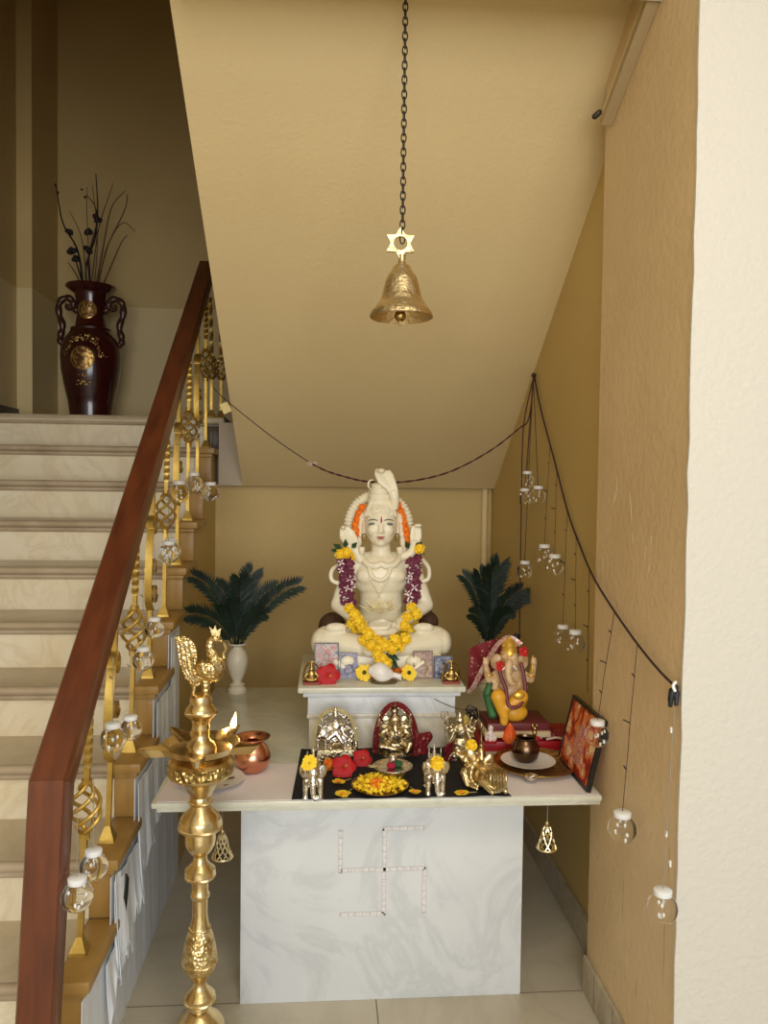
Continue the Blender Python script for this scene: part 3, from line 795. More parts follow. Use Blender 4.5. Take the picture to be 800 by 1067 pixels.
for x, y, Y, lab in ((369.5, 705, 2.63, 'orange marigold tucked behind yellow marigold near the blue purple picture'), (388, 697, 2.60, 'orange marigold behind the pointed end of white conch'), (413, 701, 2.62, 'orange marigold against wide end of white conch'), (420, 699, 2.64, 'orange marigold behind yellow marigold beside gold framed picture')):
    flower_thing(protoO, x, y, Y, 6.2, 'orange_marigold', lab, z=PZ)
cp_ = at(400, 708, 2.545); cp_.z = PZ
cn = thing('conch_shell', 'white conch shell on small dark stand at statue feet', 'shell', cp_)
b = B(); q = 2.545/F
for i in range(14):
    f = i/13; b.ell(V((-14*q+f*30*q, 0, 13*q-6*q*f)), (3.2*q, (3+8.5*math.sin(PI*min(1, f*1.25+.05))**.9)*q*.9, (3+8.5*math.sin(PI*min(1, f*1.2+.06)))*q), sub=2)
b.cap((12*q, 0, 8*q), (18*q, 0, 3.5*q), 3*q, 1.2*q)
b.blob('shell', mat('conch_white', (.85, .80, .74), .35), cn, None, .003, 2)
B().lathe([(13*q, 0), (14*q, 2*q), (8*q, 4*q), (10*q, 5.5*q)], (0, 0, 0), 24, scale=(1, .6)).build('stand', mat('dark_stand', (.12, .08, .03), .5), cn)
def hibiscus(lab, pos, R, rot, fingers=5):
    t = thing('red_hibiscus', lab, 'flower', pos); t.rotation_euler = rot
    b = B()
    for i in range(fingers):
        a = 2*PI*i/fingers; d = V((math.cos(a), math.sin(a), 0)); tt = V((-math.sin(a), math.cos(a), 0))
        def fn(u, v, d=d, tt=tt, i=i):
            r = R*(.08+u*.95); w = R*.52*math.sin(PI*min(1, .18+u*.72))
            return d*r+tt*w*(v-.5)*2+V((0, 0, R*(.35*u-.22*u*u*2+.05*math.sin(v*17+i)*u)))
        b.grid(fn, 6, 5)
    b.build('petals', RED, t)
    k = B(); k.cap((0, 0, 0), (R*.12, 0, R*.85), R*.05, R*.04)
    for i in range(8): k.ell((R*.12+R*.07*math.cos(i*2.4), R*.07*math.sin(i*2.4), R*(.62+.035*i)), R*.04, sub=1)
    k.build('stamen', mat('hibiscus_stamen', (.8, .3, .05), .6), t)
    return t
hp = at(342, 704, 2.535); hibiscus('red hibiscus bloom leaning on the large deity picture on pedestal', hp, 12.5*2.535/F, (1.35, 0, .1))

# small framed pictures on the pedestal
def framed(lab, x0, y0, x1, y1, Y, cols, fcol, scale, lean=.22, fw_=.0035, z=PZ, nm='framed_picture', cat='picture'):
    a = at(x0, y1, Y); c = at(x1, y0, Y); W_ = c.x-a.x; H_ = (c.z-a.z)
    t = thing(nm, lab, cat, (a.x+W_/2, Y, z)); cols = [tuple(q*.7 for q in c) for c in cols]; t.rotation_euler = (-lean, 0, 0)
    fm = mat('frame_'+nm+str(round(x0)), fcol, .35)
    b = B()
    for (xa, za, xb, zb_) in ((-W_/2, 0, W_/2, fw_), (-W_/2, H_-fw_, W_/2, H_), (-W_/2, fw_, -W_/2+fw_, H_-fw_), (W_/2-fw_, fw_, W_/2, H_-fw_)): b.box((xa, -.003, za), (xb, .004, zb_))
    b.build('frame', fm, t, smooth=False)
    B().box((-W_/2+fw_*.8, -.001, fw_*.8), (W_/2-fw_*.8, .003, H_-fw_*.8)).build('print', picture('print_'+str(round(x0)), cols, scale), t, smooth=False)
    b = B(); b.ell((0, -.0012, H_*.62), (W_*.13, .0012, H_*.11)); b.ell((0, -.0012, H_*.36), (W_*.27, .0012, H_*.2))
    b.build('painted_figure', picture('figure_'+str(round(x0)), cols[::-1], scale*1.6), t)
    return t
framed('small picture with teal and pink print and dark frame, largest on pedestal', 327, 671, 353, 708, 2.60, [(.05, .30, .30), (.55, .36, .28), (.52, .12, .10), (.70, .55, .42), (.06, .10, .25)], (.03, .03, .025), 32)
framed('small unframed looking picture with blue purple print next to the teal one', 354, 678, 372.5, 705, 2.60, [(.02, .02, .07), (.10, .08, .20), (.36, .28, .34), (.05, .03, .08)], (.20, .18, .24), 40)
framed('small picture in gold brown frame with orange gold print', 430.5, 679, 451.5, 707, 2.60, [(.36, .17, .05), (.52, .33, .14), (.26, .07, .03), (.46, .28, .11)], (.16, .05, .02), 38)
framed('small dark blue and white picture at the pedestal corner by the painted idol', 452.5, 681, 472, 704, 2.60, [(.005, .005, .03), (.015, .015, .10), (.40, .40, .46), (.01, .01, .05)], (.02, .02, .07), 42)

# ================================================================== METAL IDOLS
def arch(b, x0, x1, ybase, ytop, r, P, d=0, n=30, flat=None):
    pts = [P(lerp(x0, x1, .5)+(x1-x0)/2*math.cos(PI*(1-i/n)), ybase-(ybase-ytop)*math.sin(PI*i/n)**.8, d) for i in range(n+1)]
    b.tube(pts, r, 8, flat=flat); return b
def frame_of(px, py, Y, z):
    r = atz(px, py, z) if Y is None else at(px, py, Y)
    r.z = z; Y = r.y
    return r, (lambda x, y, d=0: at(x, y, Y+d)-r), Y/F
# --- small seated idols at both ends of the pedestal
for px, lab in ((324.5, 'tiny brass seated figurine beside the red hibiscus on pedestal edge'), (470, 'tiny brass seated figurine at the pedestal end below the blue picture')):
    r, P2, q = frame_of(px, 711, 2.535, PZ)
    t = thing('brass_figurine', lab, 'figurine', r)
    b = B(); b.ell((0, 0, 5*q), (8*q, 5*q, 3*q), sub=2); b.ell((0, 0, 10*q), (4.2*q, 3.4*q, 5*q), sub=2); b.ell((0, -.5*q, 16*q), (2.6*q, 2.6*q, 3*q), sub=2); b.cap((0, 0, 18*q), (0, 0, 23*q), 2*q, .7*q)
    for k in (-1, 1): b.cap((k*4*q, 0, 12*q), (k*7*q, -q, 8*q), 1.3*q); b.cap((k*7*q, -q, 8*q), (k*4.5*q, -3*q, 6*q), 1.1*q)
    b.blob('figure', BRASSD, t, None, .0016, 1)
    B().box((-9*q, -5*q, 0), (9*q, 5*q, 2.6*q), bev=.001).build('base', mat('red_base', (.28, .05, .03), .5), t)
    B().tube([V((9*q*math.cos(a)*(1 if a < PI else 1), 2*q, 3*q+20*q*math.sin(a))) for a in [PI*i/20 for i in range(21)]], 1.1*q, 6).build('halo_arch', BRASSD, t)

# --- deity riding a lion, in a cloth-bordered arch
r, P2, q = frame_of(350, 790, None, AZ)
t = thing('lion_rider_idol', 'silvery many armed idol riding a lion inside pale cloth covered arch', 'idol', r)
b = B()
b.ell(P2(352, 770, 0), (15*q, 6*q, 7*q)); b.ell(P2(337, 765, -.01), (7*q, 6*q, 7.5*q)); b.ell(P2(333, 767, -.02), (4*q, 4*q, 3.5*q))
for x in (340, 345, 360, 366): b.cap(P2(x, 772, -.008), P2(x-1, 783, -.01), 2.6*q, 2*q)
b.cap(P2(366, 768, 0), P2(371, 758, 0), 1.6*q, 1.2*q)
b.ell(P2(350, 757, -.005), (6*q, 4.5*q, 8*q)); b.cap(P2(350, 763, -.02), P2(342, 770, -.03), 3.6*q, 2.4*q); b.cap(P2(350, 763, -.02), P2(357, 774, -.03), 3.6*q, 2.2*q)
b.ell(P2(349.7, 746, -.008), (3.3*q, 3.2*q, 4*q)); b.cap(P2(349.7, 743, -.006), P2(349.4, 737.5, -.006), 3*q, .9*q)
for dx, y0, y1, y2 in ((9, 753, 756, 748), (12, 753, 758, 753), (11, 756, 762, 759), (8, 757, 765, 768)):
    for k in (-1, 1):
        b.cap(P2(350+k*5, y0, -.005), P2(350+k*dx, y1, -.015), 1.7*q, 1.3*q); b.cap(P2(350+k*dx, y1, -.015), P2(350+k*(dx+4), y2, -.02), 1.3*q, 1.0*q)
b.blob('figure', SILVER, t, None, .0022, 1)
B().box(P2(330, 782, -.03), P2(370, 791, .03), bev=.004).build('base', SILVGOLD, t)
b = B(); arch(b, 327, 371, 783, 739, 2.0*q, P2, .012); b.build('arch', SILVGOLD, t)
b = B()
for i in range(17):
    a = PI*i/16; b.cap(P2(349+17*math.cos(a), 781-38*math.sin(a)**.8, .010), P2(349+21*math.cos(a), 781-43*math.sin(a)**.8, .010), 1.3*q, .8*q)
arch(b, 331, 367, 781, 743, 1.2*q, P2, .010); b.build('arch_rays', SILVER, t)
def hood(P2, q, x0, x1, yb0, yb1, yt, mt, parent, wpx, d0=-.012, d1=.03, nm='shawl', pinch=.8):
    def fn(u, v):
        a = PI*(1-u); n = max(0, math.sin(a)); k = wpx*(v if v < .6 else .6-(v-.6)*.4)/.6
        w_ = 1+.10*math.sin(u*23)
        x = (x0+x1)/2+((x1-x0)/2-k*w_)*math.cos(a); yb = lerp(yb0, yb1, u); y = yb-(yb-yt-k*w_*.9)*n**pinch
        return P2(x, y, (lerp(.004, d0, v/.6) if v < .6 else lerp(d0, d1, (v-.6)/.4))+.0016*math.sin(u*31+v*4))
    return B().grid(fn, 70, 12).solid(.0014).build(nm, mt, parent)
hood(P2, q, 324.5, 373, 784, 772, 737, mat('pale_gold_cloth', (.62, .53, .28), .6, col2=(.5, .42, .2), nscale=30), t, 4.0, -.012, .02, 'cloth_border')
for x, y in ((333, 762), (335, 775), (363, 752), (366, 762)): pass

# --- centre elephant-headed idol with red shawl
r, P2, q = frame_of(412, 786, None, AZ)
t = thing('elephant_headed_idol', 'gilt seated elephant headed idol under dark red sequinned shawl', 'idol', r)
b = B()
b.ell(P2(412, 775, 0), (16*q, 8*q, 6*q)); b.cap(P2(405, 774, -.01), P2(398, 778, -.03), 5*q, 4*q); b.cap(P2(418, 774, -.01), P2(427, 778, -.03), 5*q, 4*q)
b.cap(P2(398, 778, -.03), P2(412, 781, -.04), 3.6*q, 2.6*q); b.cap(P2(427, 776, -.03), P2(424, 783, -.04), 3.8*q, 2.8*q)
b.ell(P2(412, 765, -.008), (11*q, 9*q, 10*q)); b.ell(P2(411.5, 750, -.012), (6.5*q, 6*q, 6.5*q))
b.ell(P2(411, 741, -.008), (4.2*q, 4*q, 4.5*q)); b.cap(P2(411, 738, -.006), P2(411, 734.5, -.006), 2.6*q, 1*q)
for k in (-1, 1): b.ell(P2(411.5+k*9.5, 750.5, -.004), (4.6*q, 1.6*q, 5.8*q), (0, k*.3, 0))
tr = smoothpath([P2(411.5, 752, -.03), P2(412, 759, -.045), P2(413, 765, -.05), P2(416.5, 767.5, -.05), P2(420, 766, -.045)], 5)
b.tube(tr, [lerp(3.2, 1.5, i/(len(tr)-1))*q for i in range(len(tr))], 10)
for k in (-1, 1):
    b.cap(P2(411.5+k*8, 757, 0), P2(411.5+k*17, 757, -.008), 2.4*q, 2*q); b.cap(P2(411.5+k*17, 757, -.008), P2(411.5+k*16, 747, -.012), 2*q, 1.6*q); b.ell(P2(411.5+k*16, 745, -.012), 2.2*q, sub=2)
    b.cap(P2(411.5+k*9, 760, -.01), P2(411.5+k*16, 766, -.02), 2.4*q, 1.9*q); b.cap(P2(411.5+k*16, 766, -.02), P2(411.5+k*10, 770, -.04), 1.9*q, 1.7*q)
    b.cap(P2(411.5+k*4, 756, -.03), P2(411.5+k*6.5, 758, -.04), 1.1*q, .6*q)
b.blob('figure', SILVGOLD, t, None, .0022, 1)
B().lathe([(19*q, 0), (19*q, 2.5*q), (16*q, 4*q), (17*q, 6*q)], (0, 0, 0), 30, scale=(1, .55)).build('base', SILVGOLD, t)
b = B(); arch(b, 394, 430, 782, 737, 1.3*q, P2, .008); b.build('arch', SILVGOLD, t)
hood(P2, q, 388, 437, 785, 784, 731, REDC, t, 6.0, -.02, .026)
b = B().grid(lambda u, v: P2(lerp(430, 448, u)+3*math.sin(v*9)*u, lerp(766, 790, v)-8*u*(1-v)+4*u, -.012+.02*u+.003*math.sin(u*20)), 12, 12).solid(.0016); b.build('shawl_end', REDC, t)

# --- third many-armed idol, partly behind the brass mouse
r, P2, q = frame_of(481, 788, None, AZ)
t = thing('standing_armed_idol', 'ornate gilt many armed idol standing behind the brass mouse', 'idol', r)
b = B()
b.ell(P2(480, 775, 0), (10*q, 7*q, 10*q)); b.ell(P2(480, 762, -.005), (6.5*q, 5*q, 9*q)); b.ell(P2(479, 750.5, -.008), (3.6*q, 3.4*q, 4.2*q)); b.cap(P2(479, 748, -.005), P2(479, 742, -.005), 2.8*q, .8*q)
for dx, y1, y2 in ((9, 755, 747), (13, 758, 751), (12, 764, 759), (9, 768, 772)):
    for k in (-1, 1): b.cap(P2(480+k*5, 757, -.004), P2(480+k*dx, y1, -.012), 1.8*q, 1.4*q); b.cap(P2(480+k*dx, y1, -.012), P2(480+k*(dx+3), y2, -.016), 1.4*q, 1*q)
b.cap(P2(476, 780, -.01), P2(474, 790, -.012), 3.6*q, 3*q); b.cap(P2(485, 780, -.01), P2(487, 790, -.012), 3.6*q, 3*q)
b.blob('figure', SILVGOLD, t, None, .0022, 1)
B().box(P2(466, 784, -.03), P2(497, 787, .03), bev=.003).build('base', SILVGOLD, t)
b = B()
b.tube([P2(464, 776, -.018), P2(463, 742, -.012)], .7*q, 6)
for dx in (-3, 0, 3): b.tube(smoothpath([P2(463, 750, -.012), P2(463+dx*1.1, 747, -.012), P2(463+dx, 741, -.012)], 4), .6*q, 6)
b.build('trident', SILVER, t)
b = B().prism([P2(486, 768, .006), P2(483, 748, .006), P2(485, 744, .006), P2(490, 752, .006), P2(494, 768, .006)], (0, .004, 0)); b.build('back_plate', mat('olive_gilt', (.55, .42, .10), .35, .8), t)
b = B().grid(lambda u, v: P2(lerp(463, 472, u), lerp(778, 797, v)-6*u, -.03+.004*math.sin(v*14+u*6)), 8, 10).solid(.0016); b.build('sash', REDC, t)

# --- silver elephants
def elephant(lab, px, py, howdah):
    r, P2, q = frame_of(px, py, None, AZ)
    t = thing('silver_elephant', lab, 'figurine', r)
    b = B()
    b.ell((0, 12*q, 25*q), (10*q, 17*q, 10*q))
    for sx in (-7.2, 7.2):
        for dy in (1, 24): b.cap((sx*q, dy*q, 20*q), (sx*1.08*q, dy*q, 2.2*q), 3.7*q, 2.7*q); b.ell((sx*1.08*q, dy*q-.6*q, 1.8*q), (3.4*q, 3.6*q, 1.8*q), sub=2)
    b.ell((0, -5*q, 31*q), (7.4*q, 7*q, 8*q)); b.ell((0, -4*q, 37*q), (5*q, 5*q, 4*q))
    tp = smoothpath([V((0, -10*q, 29*q)), V((0, -13*q, 20*q)), V((.5*q, -13*q, 11*q)), V((2*q, -13.5*q, 6*q)), V((5*q, -14*q, 6.5*q)), V((6*q, -14*q, 9.5*q))], 6)
    b.tube(tp, [lerp(3.9, 1.5, i/(len(tp)-1))*q for i in range(len(tp))], 10)
    b.blob('figure', SILVER, t, None, .0022, 2)
    for k in (-1, 1):
        e = B(); e.ell((k*10*q, -3*q, 31*q), (5.2*q, 1.3*q, 7*q), (0, k*.25, k*.5)); e.build('ear', SILVER, t)
        e = B(); e.tube(smoothpath([V((k*3.4*q, -10.5*q, 25*q)), V((k*4.6*q, -14*q, 20*q)), V((k*4.4*q, -17*q, 20.5*q))], 5), [1.1*q]*8+[.8*q, .7*q, .4*q], 8); e.build('tusk', SILVER, t)
        e = B(); e.ell((k*4.6*q, -10*q, 33*q), .8*q, sub=2); e.build('eye', PAINTB, t)
    e = B(); e.lathe([(8*q, 33*q), (8.5*q, 34*q), (6.5*q, 35*q), (6.5*q, 38*q), (7.5*q, 39*q)], (0, 11*q, 0), 20)
    if howdah:
        for k in (-1, 1): e.cap((k*6*q, 8*q, 38*q), (k*6.5*q, 8*q, 48*q), 1*q, .7*q)
        e.cap((0, 12*q, 38*q), (0, 12*q, 50*q), 2.6*q, .9*q)
    e.build('saddle', SILVER, t)
    return r, q
r, q = elephant('silver elephant figurine near stairs end of mat with yellow petals on head', 326, 833, True)
tag(petalflower(B(), 12, 3, 8.5*q, 3*q, .3, rnd=random.Random(5)).build('yellow_flower', YEL, smooth=False, loc=r+V((-4*q, -9*q, 42*q))), 'yellow blossom on head of the elephant beside red hibiscus', 'flower').rotation_euler = (.9, -.5, 0)
r, q = elephant('silver elephant figurine beside brass mouse with round marigold on head', 453.5, 829, True)
p = tag(protoY.copy(), 'round yellow marigold on head of the elephant beside brass mouse', 'flower'); p.name = 'yellow_marigold'; COL.objects.link(p); p.location = r+V((0, -9*q, 38*q)); p.scale = (8*q,)*3; p.rotation_euler = (1.0, 0, 0)

MOUSEB = mat('pale_brass', (.74, .60, .34), .27, 1, col2=(.50, .36, .15), nscale=40, namt=(.45, .75), bump=.2, bscale=90)
# --- brass mouse crouching, saddle cloth on its back
r, P2, q = frame_of(505, 826, None, AZ)
t = thing('brass_mouse', 'crouching brass mouse with large ears and striped saddle on its rump', 'figurine', r)
b = B()
b.ell(P2(513, 811, 0), (14*q, .055, 14.5*q), (0, 0, .25)); b.ell(P2(500, 806, .05), (15*q, .05, 14*q)); b.ell(P2(489, 800, .075), (11*q, .035, 13*q)); b.ell(P2(484, 790, .07), (8*q, .03, 8*q)); b.cap(P2(482, 789, .06), P2(476, 785, .055), 4.5*q, 2.5*q)
b.cap(P2(502, 814, -.02), P2(513, 826, -.055), 4.5*q, 2.4*q); b.cap(P2(524, 818, -.01), P2(527, 825, -.03), 4*q, 2.4*q); b.cap(P2(483, 806, .05), P2(487, 818, .03), 4.5*q, 3.5*q); b.cap(P2(487, 818, .03), P2(497, 822, .01), 3*q, 2.2*q)
b.blob('body', MOUSEB, t, None, .0028, 3)
for x, y, rz in ((492, 788, -.5), (508, 793, .6), (478, 783, -.9)):
    e = B(); e.ell(P2(x, y, .055 if x != 478 else .06), ((5.5 if x != 478 else 3.5)*q, .006, (9 if x != 478 else 4)*q), (0, rz, 0)); e.build('ear', MOUSEB, t)
STR = mat('striped_brass', (.72, .58, .30), .28, 1, bump=1.0, bscale=42, btype='wave')
b = B(); b.ell(P2(518, 811.5, -.030), (10.5*q, .032, 12.5*q), (0, 0, .25)); b.build('striped_saddle', STR, t)
b = B(); b.tube(smoothpath([P2(499, 790, .02), P2(492, 800, .012), P2(491, 811, .0), P2(496, 818, -.01)], 6), 1.7*q, 8); b.build('necklace', BRASSE, t)
p = tag(protoY.copy(), 'yellow marigold lying on head of brass mouse', 'flower'); p.name = 'yellow_marigold'; COL.objects.link(p); p.location = r+P2(491, 776.5, .06); p.scale = (6.8*q,)*3; p.rotation_euler = (1.0, 0, .4)
# --- slim hand bell behind it
r, P2, q = frame_of(501, 791, None, CZ)
t = thing('hand_bell', 'small brass hand bell with slim spire handle behind the mouse', 'bell', r)
B().lathe([(7.2*q, 0), (7*q, 1.2*q), (5.2*q, 4*q), (4.6*q, 8*q), (3.8*q, 11*q), (1.5*q, 13*q)], (0, 0, 0), 28).build('bell_body', BRASS, t)
B().lathe([(1.5*q, 12.5*q), (2.6*q, 14.5*q), (1.2*q, 16.5*q), (1.6*q, 19*q), (.9*q, 22*q), (.9*q, 33*q), (1.5*q, 35*q), (.3*q, 39*q)], (0, 0, 0), 16).build('handle', BRASS, t)

# --- plate of petals and footed cup
r, P2, q = frame_of(396, 820.5, None, AZ)
t = thing('petal_plate', 'round brass plate heaped with yellow petals at front of mat', 'plate', r)
B().lathe([(20*q, 0), (26*q, 1*q), (30*q, 4*q), (30.6*q, 4.2*q), (30*q, 3.0*q), (26*q, 1.9*q), (20*q, 1.2*q), (0, 1.2*q)], (0, 0, 0), 48).build('plate', BRASSD, t)
rp = random.Random(8)
def petals(b, n, R, h0, h1, L):
    for i in range(n):
        a = rp.uniform(0, 6.28); rr = R*math.sqrt(rp.random()); c = V((rr*math.cos(a), rr*math.sin(a), lerp(h0, h1, rp.random())*(1-(rr/R)**2*.6)))
        d = V((rp.uniform(-1, 1), rp.uniform(-1, 1), rp.uniform(-.2, .8))).normalized(); w = d.orthogonal().normalized()*L*.34
        b.bm.faces.new([b.bm.verts.new(v) for v in (c, c+d*L*.5-w, c+d*L, c+d*L*.5+w)])
b = B(); petals(b, 420, 25*q, 3*q, 11*q, 6*q); tag(b.build('yellow_petals', YEL, smooth=False, loc=r), 'heap of loose yellow marigold petals on the brass plate', 'petals', kind='stuff')
b = B(); petals(b, 70, 9*q, 8*q, 13*q, 6*q); tag(b.build('orange_petals', ORA, smooth=False, loc=r+V((-5*q, -9*q, -1*q))), 'small patch of orange petals on heap in brass plate', 'petals', kind='stuff')
r, P2, q = frame_of(409, 805, 2.205, AZ)
t = thing('footed_tray', 'pale metal footed tray holding coloured powders above petal plate', 'tray', r)
zt = P2(410, 799, 0).z
B().lathe([(9*q, 0), (10*q, 1.5*q), (4.5*q, 3*q), (3.4*q, 5*q), (5*q, zt-11*q), (10*q, zt-9.5*q), (13*q, zt-6*q), (14*q, zt-2*q), (21*q, zt+1.8*q), (21.4*q, zt+1.2*q), (14.5*q, zt-.6*q), (0, zt)], (0, 0, 0), 40).build('tray', SILVER, t)
b = B()
for k in range(22):
    a = 2*PI*k/22; b.tube([V((R_*q*math.cos(a), R_*q*math.sin(a), z_)) for R_, z_ in ((5.5, zt-11*q), (10.3, zt-9.5*q), (13.3, zt-6*q), (14.3, zt-2*q))], .7*q, 5)
b.build('fluting', SILVER, t)
b = B()
for i in range(5): b.ell((-24*q+i*1.6*q, -1*q, zt+1.4*q), (3*q, 3.2*q, 1.2*q), sub=2)
b.build('tray_handle', SILVGOLD, t)
for x, dx, dy, mt, lab in (('red_powder', -2, -3, mat('red_powder', (.35, .01, .04), .9), 'mound of red powder in footed tray'), ('green_powder', 6, 2, mat('green_powder', (.02, .09, .03), .8), 'green leaf scrap in footed tray')):
    o = B().ell((0, 0, 0), (5*q, 4.5*q, 3.4*q)).blob(x, mt, None, None, .002, 2, r+V((dx*q, dy*q, zt+2.6*q)))
    tag(o, lab, 'powder', kind='stuff')
o = B().lathe([(1.5*q, 0), (4.2*q, 1.6*q), (4.8*q, 4.6*q), (4*q, 6.6*q), (4.3*q, 7.2*q), (3.7*q, 6.4*q), (0, 2*q)], (0, 0, 0), 24).build('silver_cup', SILVER, None, loc=r+V((1*q, 8*q, zt+.8*q)))
tag(o, 'tiny shiny silver cup standing in the footed tray', 'cup')

# --- loose flowers on the mat
def nflower(lab, x, y, R, col=YEL, rot=(0, 0, 0)):
    p = atz(x, y, AZ+.004); q = p.y/F
    t = thing('fallen_flower', lab, 'flower', p); t.rotation_euler = rot
    petalflower(B(), 7, 2, R*q, 2*q, .5, cup=.6, rnd=random.Random(int(x))).build('petals', col, t, smooth=False)
    B().ell((0, 0, 2*q), (2.2*q, 2.2*q, 1.4*q), sub=2).build('flower_centre', ORA, t)
    B().tube([V((0, 0, .5*q)), V((R*1.3*q, 5*q, 1.0*q)), V((R*1.9*q, 9*q, .4*q))], .5*q, 6).build('stem', mat('flower_stem', (.3, .25, .08), .7), t)
nflower('yellow blossom on mat between elephant and petal plate, farther from table edge', 353, 815.5, 7)
nflower('yellow blossom on mat between elephant and petal plate, nearest table edge', 357, 828.5, 9, rot=(0, 0, .5))
nflower('yellow blossom on mat between petal plate and the elephant near brass mouse', 432.5, 826, 6.5, rot=(0, 0, 1.2))
nflower('yellow blossom on mat between elephant and brass mouse', 481, 827, 7.5, rot=(0, 0, -.4))
for x, y, R, lab in ((358, 805, 13, 'large red hibiscus in front of the lion riding idol'), (377, 795, 10.5, 'red hibiscus between lion riding idol and red shawled idol'), (336, 789, 7, 'half hidden red hibiscus beside the elephant near stairs')):
    p = atz(x, y+2, AZ); p.z += R*.6*p.y/F; hibiscus(lab, p, R*p.y/F, (1.05, .12*((x % 3)-1), .2*((x % 4)-1.5)))
p = atz(343.5, 802, AZ); flower_thing(protoO, 343, 794, p.y, 6.5, 'orange_marigold', 'orange marigold between hibiscus blooms before lion riding idol', z=AZ)
# ================================================================== PAINTED IDOL ON RED STOOL
r, P2, q = frame_of(539, 786, 2.52, TZ)
t = thing('red_stool', 'low red lacquered wooden stool carrying the painted elephant headed idol', 'stool', r)
B().box(P2(500, 773, -.06), P2(587, 766, .13), bev=.004).build('seat', REDP, t)
for x in (503, 576):
    for d in (-.045, .11): B().box(P2(x, 774, d), V((P2(x+8, 774, d).x, d+.02, 0)), bev=.002).build('leg', REDP, t)
SZ = r.z+P2(540, 766, 0).z
r, P2, q = frame_of(531, 767, 2.52, SZ)
PSKIN = mat('painted_ivory', (.66, .47, .26), .35, col2=(.50, .30, .12), nscale=40, namt=(.42, .62))
PYEL = mat('painted_yellow_dhoti', (.80, .42, .03), .4, col2=(.72, .34, .03), nscale=14)
PGOLD = mat('painted_gold', (.80, .50, .08), .3, .6)
PGRN = mat('painted_green', (.05, .16, .05), .5)
t = thing('painted_idol', 'painted elephant headed idol with yellow clothes and gold crown on stool', 'idol', r)
b = B()
b.ell(P2(531, 722, 0), (16*q, 13*q, 17*q)); b.ell(P2(530, 705, .0), (14*q, 10*q, 12*q)); b.ell(P2(531, 690, -.015), (10.5*q, 9.5*q, 11*q)); b.ell(P2(530, 681, -.01), (9*q, 8*q, 7.5*q)); b.ell(P2(526, 684, -.028), (4*q, 4*q, 4*q)); b.ell(P2(535.5, 684, -.028), (4*q, 4*q, 4*q))
tr = smoothpath([P2(530, 688, -.038), P2(529.5, 697, -.048), P2(530, 706, -.055), P2(533, 712, -.056), P2(538, 712, -.052)], 6)
b.tube(tr, [lerp(4.6, 2.3, i/(len(tr)-1))*q for i in range(len(tr))], 10)
for k in (-1, 1):
    b.cap(P2(531+k*12, 701, 0), P2(531+k*22, 708, -.015), 4.8*q, 4*q); b.cap(P2(531+k*22, 708, -.015), P2(531+k*25, 694, -.03), 4*q, 3*q); b.ell(P2(531+k*25, 690.5, -.033), 3.6*q)
    for i in range(4): b.cap(P2(531+k*(23+i*1.3), 690, -.036), P2(531+k*(23+i*1.4), 685, -.036), 1.1*q, .8*q)
    b.cap(P2(531+k*12, 706, -.005), P2(531+k*16, 717, -.03), 4*q, 3.2*q); b.cap(P2(531+k*16, 717, -.03), P2(531+k*9, 722, -.05), 3.2*q, 2.6*q)
b.blob('body', PSKIN, t, None, .0035, 2)
for k in (-1, 1):
    e = B(); e.ell(P2(531+k*13, 690, -.005), (7.5*q, 2*q, 9*q), (0, k*.25, k*.3)); e.build('ear', PSKIN, t)
    e = B(); e.cap(P2(531+k*4, 694, -.04), P2(531+k*7.5, 698, -.05), 1.3*q, .6*q); e.build('tusk', PETW, t)
    e = B(); e.ell(P2(531+k*4.2, 686, -.036), (1.6*q, 1*q, .9*q)); e.build('eye', PAINTB, t)
b = B()
b.cap(P2(522, 730, -.02), P2(520, 727, -.06), 8*q, 8*q); b.cap(P2(519, 726, -.06), P2(525, 745, -.065), 8*q, 5.5*q); b.cap(P2(525, 745, -.065), P2(525, 752, -.065), 5*q, 4.5*q)
b.cap(P2(540, 731, -.02), P2(543, 726, -.062), 9*q, 7.5*q); b.cap(P2(543, 726, -.062), P2(528, 737, -.07), 7*q, 5*q); b.ell(P2(536, 742, -.02), (14*q, 10*q, 10*q))
b.blob('yellow_dhoti', PYEL, t, None, .0035, 2)
b = B(); b.lathe([(9.4*q, 0), (9.8*q, 1.5*q), (8.6*q, 3.5*q), (8.8*q, 5*q), (8.2*q, 9*q), (8.8*q, 10*q), (6.6*q, 13*q), (6.8*q, 14*q), (3.6*q, 16.5*q), (1.8*q, 17.5*q), (1.8*q, 19*q), (.5*q, 20.5*q)], P2(530.5, 682.5, -.008), 24); b.build('crown', PGOLD, t)
b = B()
for k in (-1, 1): b.tube([P2(531+k*22, 703, -.016)+V((4.6*q*math.cos(a), 4.6*q*math.sin(a), 0)) for a in [2*PI*i/16 for i in range(16)]], 1*q, 6, closed=True)
b.build('armlets', PGOLD, t)
b = B(); b.ell(P2(541, 725, -.085), (6*q, 2*q, 4*q)); b.build('gold_bowl', PGOLD, t)
b = B(); b.cap(P2(554.5, 700, -.034), P2(554.5, 690, -.034), 1.6*q, 1.2*q); b.cap(P2(554.5, 690, -.034), P2(555, 683, -.034), 1.2*q, .3*q); b.build('goad', PGOLD, t)
b = B(); pth = smoothpath([P2(x, y, d) for x, y, d in ((520, 692, -.035), (522, 705, -.05), (527, 718, -.062), (530, 735, -.085), (540, 736, -.085), (547, 722, -.066), (546, 705, -.045), (543, 692, -.035))], 9)
for i, p in enumerate(pth): b.ell(p, 2.3*q, sub=1)
b.build('bead_garland', mat('maroon_beads', (.16, .02, .03), .3), t)
b = B(); b.box(P2(505, 763, -.07), P2(560, 753, .09), bev=.004); b.build('base', mat('tan_base', (.60, .45, .27), .5), t)
